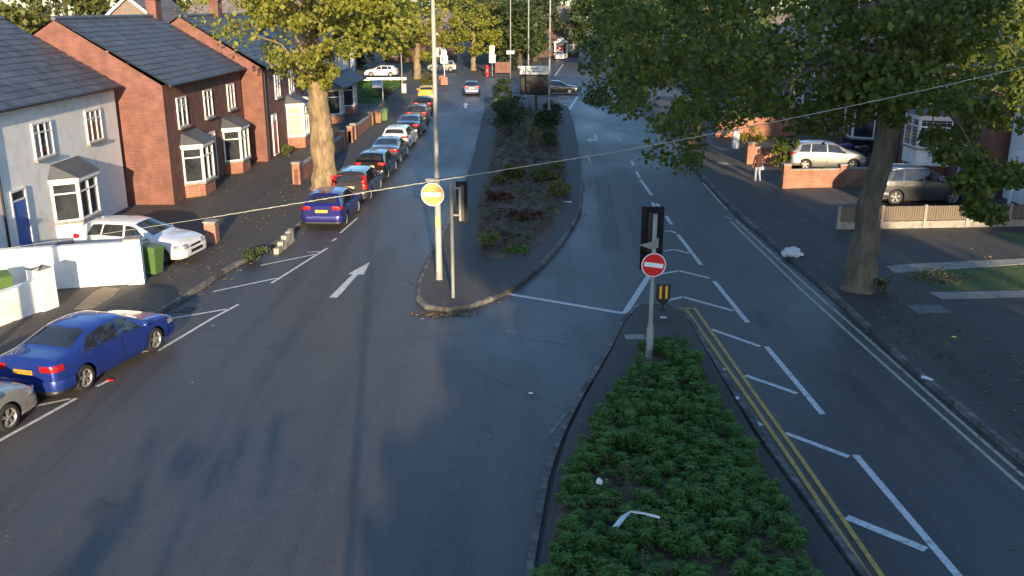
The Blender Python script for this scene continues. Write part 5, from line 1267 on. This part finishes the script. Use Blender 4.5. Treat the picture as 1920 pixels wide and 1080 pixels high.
# ------------------------------------------------------------------ planting
def litter(name, n, seed, sampler, m, size=(.035, .08), z=.01):
    g = np.random.default_rng(seed); V = []; F = []
    for _ in range(n):
        x, y, zz = sampler(g); s_ = g.uniform(*size); a = g.uniform(0, 6.28); o = len(V); ca, sa = math.cos(a) * s_, math.sin(a) * s_
        V += [(x - ca, y - sa, zz + z), (x + sa * .6, y - ca * .6, zz + z + g.uniform(0, s_ * .5)), (x + ca, y + sa, zz + z), (x - sa * .6, y + ca * .6, zz + z + g.uniform(0, s_ * .4))]; F += [(o, o + 1, o + 2), (o, o + 2, o + 3)]
    me = bpy.data.meshes.new(name); me.from_pydata(V, [], F); me.materials.append(m); me.update(); o = link(name, me); o['kind'] = 'stuff'
def ground_cover(name, poly, n, seed, m, h=(.10, .30), leaf=(.10, .19), whorls=3, per=7, kind='stuff', z=.2, patchy=.0, wid=.2):
    """leafy shoots: whorls of narrow arching leaves on short stems"""
    g = np.random.default_rng(seed); V = []; F = []; xs = [p[0] for p in poly]; ys = [p[1] for p in poly]; k = 0
    while k < n:
        x, y = g.uniform(min(xs), max(xs)), g.uniform(min(ys), max(ys))
        if not inpoly(x, y, poly) or math.hypot(x - 3.58, y - 22.45) < .55: continue
        if patchy and noise.noise((x * .8 + seed, y * .8, 0)) < (patchy - .5) * 1.2 - .25 + .2 * g.uniform(-1, 1) + (.22 if y < 16.4 else 0):
            k += 0.3
            continue
        k += 1
        H_ = g.uniform(*h) * (1 + .65 * noise.noise((x * 1.3, y * 1.3, seed))); tx, ty = g.normal(0, .06, 2)
        o = len(V); w = .008
        V += [(x - w, y, z - .06), (x + w, y, z - .06), (x + tx + w * .5, y + ty, z + H_), (x + tx - w * .5, y + ty, z + H_)]; F.append((o, o + 1, o + 2, o + 3))
        for q in range(whorls):
            f = .35 + .65 * (q + 1) / whorls; cx, cy, cz = x + tx * f, y + ty * f, z + H_ * f; a0 = g.uniform(0, 6.28); Lf = g.uniform(*leaf) * (1.15 - .35 * f)
            for i in range(per):
                a = a0 + 6.283 * i / per + g.normal(0, .12); ca, sa = math.cos(a), math.sin(a); up = g.uniform(.15, .6); dr = g.uniform(.15, .6)
                o = len(V); ww = Lf * wid
                m1 = (cx + ca * Lf * .5, cy + sa * Lf * .5, cz + up * Lf * .45); e = (cx + ca * Lf, cy + sa * Lf, cz + (up * .5 - dr * .5) * Lf)
                V += [(cx, cy, cz), (m1[0] - sa * ww, m1[1] + ca * ww, m1[2]), e, (m1[0] + sa * ww, m1[1] - ca * ww, m1[2])]
                F += [(o, o + 3, o + 2), (o, o + 2, o + 1)]
    me = bpy.data.meshes.new(name); me.from_pydata(V, [], F); me.materials.append(m); me.update()
    o = link(name, me); o['kind'] = kind; return o
L_cov = leaf_mat('ground_cover_leaf', (.045, .13, .022), (.13, .235, .045), .25)
L_cov2 = leaf_mat('narrow_cover_leaf', (.055, .15, .035), (.14, .25, .07), .25)
L_weed = leaf_mat('weed_leaf', (.06, .09, .025), (.20, .21, .07), .25)
L_dry = leaf_mat('dry_stem', (.09, .06, .035), (.17, .12, .07), .15)
L_red = leaf_mat('reddish_leaf', (.07, .028, .02), (.12, .05, .035), .2)
def shrink(poly, f):
    cx = sum(p[0] for p in poly) / len(poly); cy = sum(p[1] for p in poly) / len(poly); return [(cx + (p[0] - cx) * f, cy + (p[1] - cy) * f) for p in poly]
B1 = shrink(bedB, .945)
ground_cover('ground_cover', B1, 1500, 3, L_cov, patchy=.58)
ground_cover('ground_cover', B1, 420, 31, L_cov, h=(.22, .42), leaf=(.13, .22), whorls=4, per=8, patchy=.42)
ground_cover('ground_cover', B1, 900, 32, L_cov2, h=(.06, .24), leaf=(.09, .17), whorls=2, per=9, patchy=.5, wid=.13)
litter('leaf_litter', 260, 33, lambda g: (g.uniform(1.0, 5.0), g.uniform(13.2, 22), .3), leaf_mat('bed_litter', (.12, .08, .04), (.4, .36, .25), .1), (.02, .045))
ground_cover('ground_cover', B1, 120, 33, L_dry, h=(.2, .45), leaf=(.06, .12), whorls=3, per=3)
ground_cover('ground_cover', B1, 330, 4, L_weed, h=(.06, .2), leaf=(.08, .14), whorls=2, per=6)
A1 = shrink(bedA, .97)
ground_cover('weeds', A1, 1000, 5, L_weed, h=(.05, .28), leaf=(.1, .22), whorls=2, per=5, patchy=.55)
ground_cover('weeds', A1, 900, 6, L_dry, h=(.05, .35), leaf=(.08, .2), whorls=2, per=4, patchy=.5)
ground_cover('weeds', A1, 350, 7, L_red, h=(.05, .3), leaf=(.08, .2), whorls=2, per=5, patchy=.45)
ground_cover('weeds', [(13.72, 29.6), (30, 29.8), (30, 31.6), (13.8, 31.5)], 500, 8, L_weed, h=(.02, .08), leaf=(.05, .1), whorls=1, per=5, z=.14)
ground_cover('grass', [(-21.5, 91.5), (-13.2, 91.5), (-13.6, 119.5), (-21.5, 119)], 1500, 9, L_cov, h=(.05, .2), leaf=(.2, .35), whorls=1, per=5, z=.15)
def shrub(label, x, y, r, h, lm, size, n, seed, per=60, group=None, name='shrub', z=.15, twigs=6, cat='shrub', cr=(.25, .45)):
    o = thing(name, label, cat, (x, y, z), 0, group); g = random.Random(seed); cl = ball((0, 0, h * .55), (r, r, h * .42), n, seed, (cr[0] * r, cr[1] * r), hollow=.1, zmin=.05)
    st = MB()
    for c in cl[:twigs]: st.tube([(g.uniform(-.08, .08), g.uniform(-.08, .08), -.05), (c[0] * .4, c[1] * .4, c[2] * .55), c[:3]], [.025, .018, .008], 5)
    s_ = st.build('stems', M_bark2, o); s_['kind'] = 'stuff'
    link('foliage', leaf_mesh('foliage', cloud(cl, per, seed), size, lm, up=.3, seed=seed), o); return o
shrub('large dark bush on the left side of the island just before the notice board', -.1, 66.5, 1.5, 3.0, L_dark, .16, 34, 101)
shrub('dark bush at the foot of the grey lamp column in the island', 2.7, 71.0, 1.3, 1.7, L_dark, .16, 28, 102)
shrub('dark bush left of the notice board post', -.5, 78, 1.1, 2.2, L_dark, .17, 32, 103)
shrub('dark bush right of the notice board post, at the island edge', 3.3, 81, 1.0, 1.1, L_dark, .16, 22, 104)
shrub('tall thin bush left of the notice board header', -.8, 86, .9, 3.2, L_dark, .17, 22, 105)
shrub('spindly pale-leaved shrub standing in the island before the dark bushes', 1.35, 60.5, .6, 2.0, L_weed, .15, 14, 106, per=34)
shrub('low dark bush with a hollow beside the spindly shrub', 2.4, 61.5, .8, 1.2, L_dark, .14, 14, 107)
shrub('bright yellow-green low shrub nearest the cable on the island', .1, 49.5, .85, .8, L_mid, .15, 16, 108)
shrub('yellow-green low shrub in the middle of the island bed', 1.6, 48.6, .8, .75, L_mid, .15, 15, 109)
shrub('grey-green shrub at the right of the island bed', 2.3, 45.0, .8, .7, L_weed, .15, 14, 110)
shrub('dull red leafless-looking shrub in the front of the island bed', .5, 39.5, .8, .5, L_red, .13, 12, 111)
shrub('small pale-flowered shrub at the near left corner of the island bed', -1.05, 34.6, .55, .75, L_weed, .14, 10, 112, per=36)
shrub('lime green tuft in the island bed just left of the bright shrubs', -.6, 47.6, .45, .55, L_mid, .14, 9, 123)
shrub('pale grey-green tuft near the right edge of the island bed', 2.5, 52.5, .5, .6, L_weed, .15, 9, 124)
shrub('low green mat at the front tip of the island bed', .1, 34.2, .5, .22, L_cov, .1, 9, 125)
shrub('reddish low shrub on the left of the island bed', -.7, 43.5, .7, .5, L_red, .14, 12, 113)
shrub('scrubby bush at the far left corner of the island by the kerb', -1.3, 82.5, .5, 1.5, L_weed, .2, 9, 114, per=34)
shrub('sunlit yellow bush behind the white gatepost on the right', 15.9, 61.8, .9, 1.5, L_gold, .15, 16, 115)
shrub('dark green bush between the walking person and the silver hatchback', 15.6, 53.3, .8, 1.9, L_grn, .15, 22, 116)
shrub('green hedge bush in front of the right-hand brick house', 17.5, 70.5, 1.4, 1.8, L_grn2, .16, 26, 117, cat='hedge')
shrub('bush growing out from the foot of the right plane trunk', 12.15, 28.9, .32, .45, L_weed, .12, 7, 118, per=30)
shrub('low ivy clump at the kerb by the pale stone edging', -9.6, 33.1, .55, .3, L_dark, .11, 10, 119)
shrub('brown-leaved hedge beside the lawn and the pale cabinet', -12.9, 96.5, .9, 1.1, L_dry, .18, 18, 120, cat='hedge')
shrub('overgrown bush behind the yellow hatchback', -9.9, 110.5, 1.2, 1.5, L_mid, .2, 16, 121)
shrub('window-box plants below the upper window left of the plane trunk', -13.9, 57.6, .5, .9, L_mid, .13, 8, 122)

# fallen leaves and grit along gutters and under the trees
L_fall = leaf_mat('fallen_leaf', (.10, .06, .025), (.3, .22, .09), .1)
def along(path, off, sp, z):
    P = resample(path, .3)
    def f(g):
        i = int(g.integers(0, len(P) - 1)); t = (P[i + 1] - P[i]).normalized(); d = off + g.normal(0, sp)
        return P[i].x - t.y * d, P[i].y + t.x * d, z
    return f
litter('leaf_litter', 900, 1, along(K_left, -.25, .16, 0), L_fall)
litter('leaf_litter', 420, 2, along(K_right, .22, .14, 0), L_fall)
litter('leaf_litter', 260, 3, along(isl, -.2, .14, 0), L_fall)
litter('leaf_litter', 240, 4, lambda g: (g.uniform(10.6, 13.4), g.uniform(18, 46), .125), L_fall)
litter('leaf_litter', 200, 5, lambda g: (g.uniform(-9, 9), g.uniform(14, 60), 0), L_fall, (.02, .05))
litter('leaf_litter', 500, 10, lambda g: (g.uniform(-18, -11.5), g.uniform(20, 60), .125), L_fall)
litter('leaf_litter', 350, 11, lambda g: (g.uniform(10.8, 20), g.uniform(14, 34), .126), L_fall)
litter('leaf_litter', 420, 6, lambda g: (g.normal(-11.0, .5), g.uniform(27, 60), .125), L_fall)
litter('leaf_litter', 300, 7, lambda g: (g.normal(14.6, .5), g.normal(30.6, .5), .15), L_fall, (.04, .09))
litter('leaf_litter', 150, 8, lambda g: (g.uniform(13.8, 22), g.uniform(24, 37), .125), L_fall)
litter('leaf_litter', 160, 9, lambda g: (g.normal(-2.1, .5), g.normal(27.0, .16), 0), L_fall)

# ------------------------------------------------------------------ the walking person
def person(label, loc, rz):
    V = []; E_ = []; Rr = []
    def v(p, r, par=None):
        V.append(p); Rr.append(r if isinstance(r, tuple) else (r, r)); i = len(V) - 1
        if par is not None: E_.append((par, i))
        return i
    pel = v((0, 0, .95), (.155, .11)); sp = v((0, 0, 1.1), (.15, .11), pel); ch = v((0, .01, 1.3), (.175, .12), sp); up = v((0, 0, 1.43), (.12, .09), ch)
    nk = v((0, .015, 1.5), (.055, .058), up); h1 = v((0, .035, 1.57), (.07, .08), nk); h2 = v((0, .03, 1.65), (.078, .1), h1); v((0, .02, 1.72), (.06, .075), h2)
    for sd in (-1, 1):
        sh = v((sd * .19, 0, 1.40), .062, up); el = v((sd * .29, -.06 + (.02 if sd > 0 else 0), 1.14), .047, sh); wr = v((sd * .26, .06, .93), .033, el); pm = v((sd * .255, .09, .86), (.024, .04), wr)
        for j, L in enumerate((.075, .085, .08, .06)):
            f1 = v((sd * .25, .065 + .02 * j, .80), .009, pm); v((sd * .238, .066 + .02 * j, .80 - L * .6), .008, f1)
        t1 = v((sd * .235, .125, .855), .011, pm); v((sd * .225, .14, .82), .009, t1)
        hp = v((sd * .09, 0, .88), .095, pel); kn = v((sd * .085, (.07 if sd < 0 else -.01), .49), .062, hp)
        an = v((sd * .075, (.05 if sd < 0 else -.17), .10 if sd < 0 else .15), .043, kn)
        hl = v((sd * .075, (.03 if sd < 0 else -.2), .045 if sd < 0 else .09), .036, an); v((sd * .085, (.2 if sd < 0 else -.05), .035), .034, an)
    me = bpy.data.meshes.new('body'); me.from_pydata(V, E_, []); ob = bpy.data.objects.new('body', me); COL.objects.link(ob)
    bpy.context.view_layer.objects.active = ob
    sk = ob.modifiers.new('skin', 'SKIN'); sk.use_smooth_shade = True
    if not me.skin_vertices: 
        bpy.context.view_layer.update()
    for i, s_ in enumerate(me.skin_vertices[0].data): s_.radius = Rr[i]; s_.use_root = (i == 0)
    su = ob.modifiers.new('sub', 'SUBSURF'); su.levels = 2; su.render_levels = 2
    dg = bpy.context.evaluated_depsgraph_get(); m2 = bpy.data.meshes.new_from_object(ob.evaluated_get(dg)); bpy.data.objects.remove(ob)
    m2.materials.clear()
    for m in (mat('skin', (.42, .25, .18), .6, col2=(.36, .2, .14), scale=9), mat('jacket_cloth', (.055, .022, .018), .85, col2=(.035, .014, .012), scale=7), mat('denim', (.34, .37, .42), .9, col2=(.24, .27, .32), scale=9), mat('shoe', (.3, .3, .3), .6, col2=(.1, .1, .1), scale=9), mat('hair', (.16, .09, .045), .7, col2=(.1, .06, .03), scale=30)): m2.materials.append(m)
    for p in m2.polygons:
        c = p.center; p.use_smooth = True
        if c.z > 1.49: i = 4 if (c.y < .03 or c.z > 1.68) and c.z > 1.53 else 0
        elif abs(c.x) > .2 and c.z < .93: i = 0
        elif c.z > .86: i = 1
        elif c.z > .11: i = 2
        else: i = 3
        p.material_index = i
    o = thing('person', label, 'person', loc, rz)
    m2.name = 'body'; b_ = link('body', m2, o)
    cap_ = MB(); cap_.lathe([(.095, -.05), (.1, .0), (.085, .06), (.05, .095), (.005, .105)], 14, 0, Matrix.Translation((0, .012, 1.665)) @ Matrix.Diagonal((.92, 1.12, 1, 1))); cap_.build('hair', MATS['hair'], o)
    hd_ = MB(); hd_.lathe([(.075, 0), (.12, .02), (.125, .07), (.09, .1)], 14, 0, Matrix.Translation((0, -.035, 1.43))); hd_.build('hood', MATS['jacket_cloth'], o)
    hm = MB(); hm.lathe([(.205, 0), (.198, .1), (.19, .2)], 20, 0, Matrix.Translation((0, 0, .84)) @ Matrix.Diagonal((1, .74, 1, 1))); hm.build('jacket_hem', MATS['jacket_cloth'], o)
    for sd in (-1, 1):
        fe = MB(); fe.lathe([(.001, .02), (.011, .012), (.014, 0), (.011, -.012), (.001, -.02)], 8, 0, Matrix.Translation((sd * .103, .03, 1.63)) @ Matrix.Diagonal((.6, 1.2, 1.5, 1))); fe.build('ear', MATS['skin'], o)
        ey = MB(); ey.lathe([(.001, -.012), (.012, 0), (.001, .012)], 8, 0, Matrix.Translation((sd * .035, .122, 1.645))); ey.build('eye', M_ink, o)
    MB().add([(-.014, .12, 1.61), (.014, .12, 1.61), (0, .152, 1.608), (0, .125, 1.655)], [(0, 1, 2), (1, 3, 2), (3, 0, 2)]).build('nose', MATS['skin'], o)
    MB().box((0, .122, 1.582), (.045, .008, .008)).build('mouth', mat('lips', (.3, .12, .1), .6, col2=(.26, .1, .09), scale=9), o)
    return o
person('person in a dark red-brown jacket and pale jeans walking away on the right pavement', (13.0, 48.75, .125), R(12))
o = blob('paper_bag', 'small pale bag held low in the right hand of the walking person', 'bag', (13.25, 48.83, .80), (.08, .06, .11), M_bag, 7.7, .2)
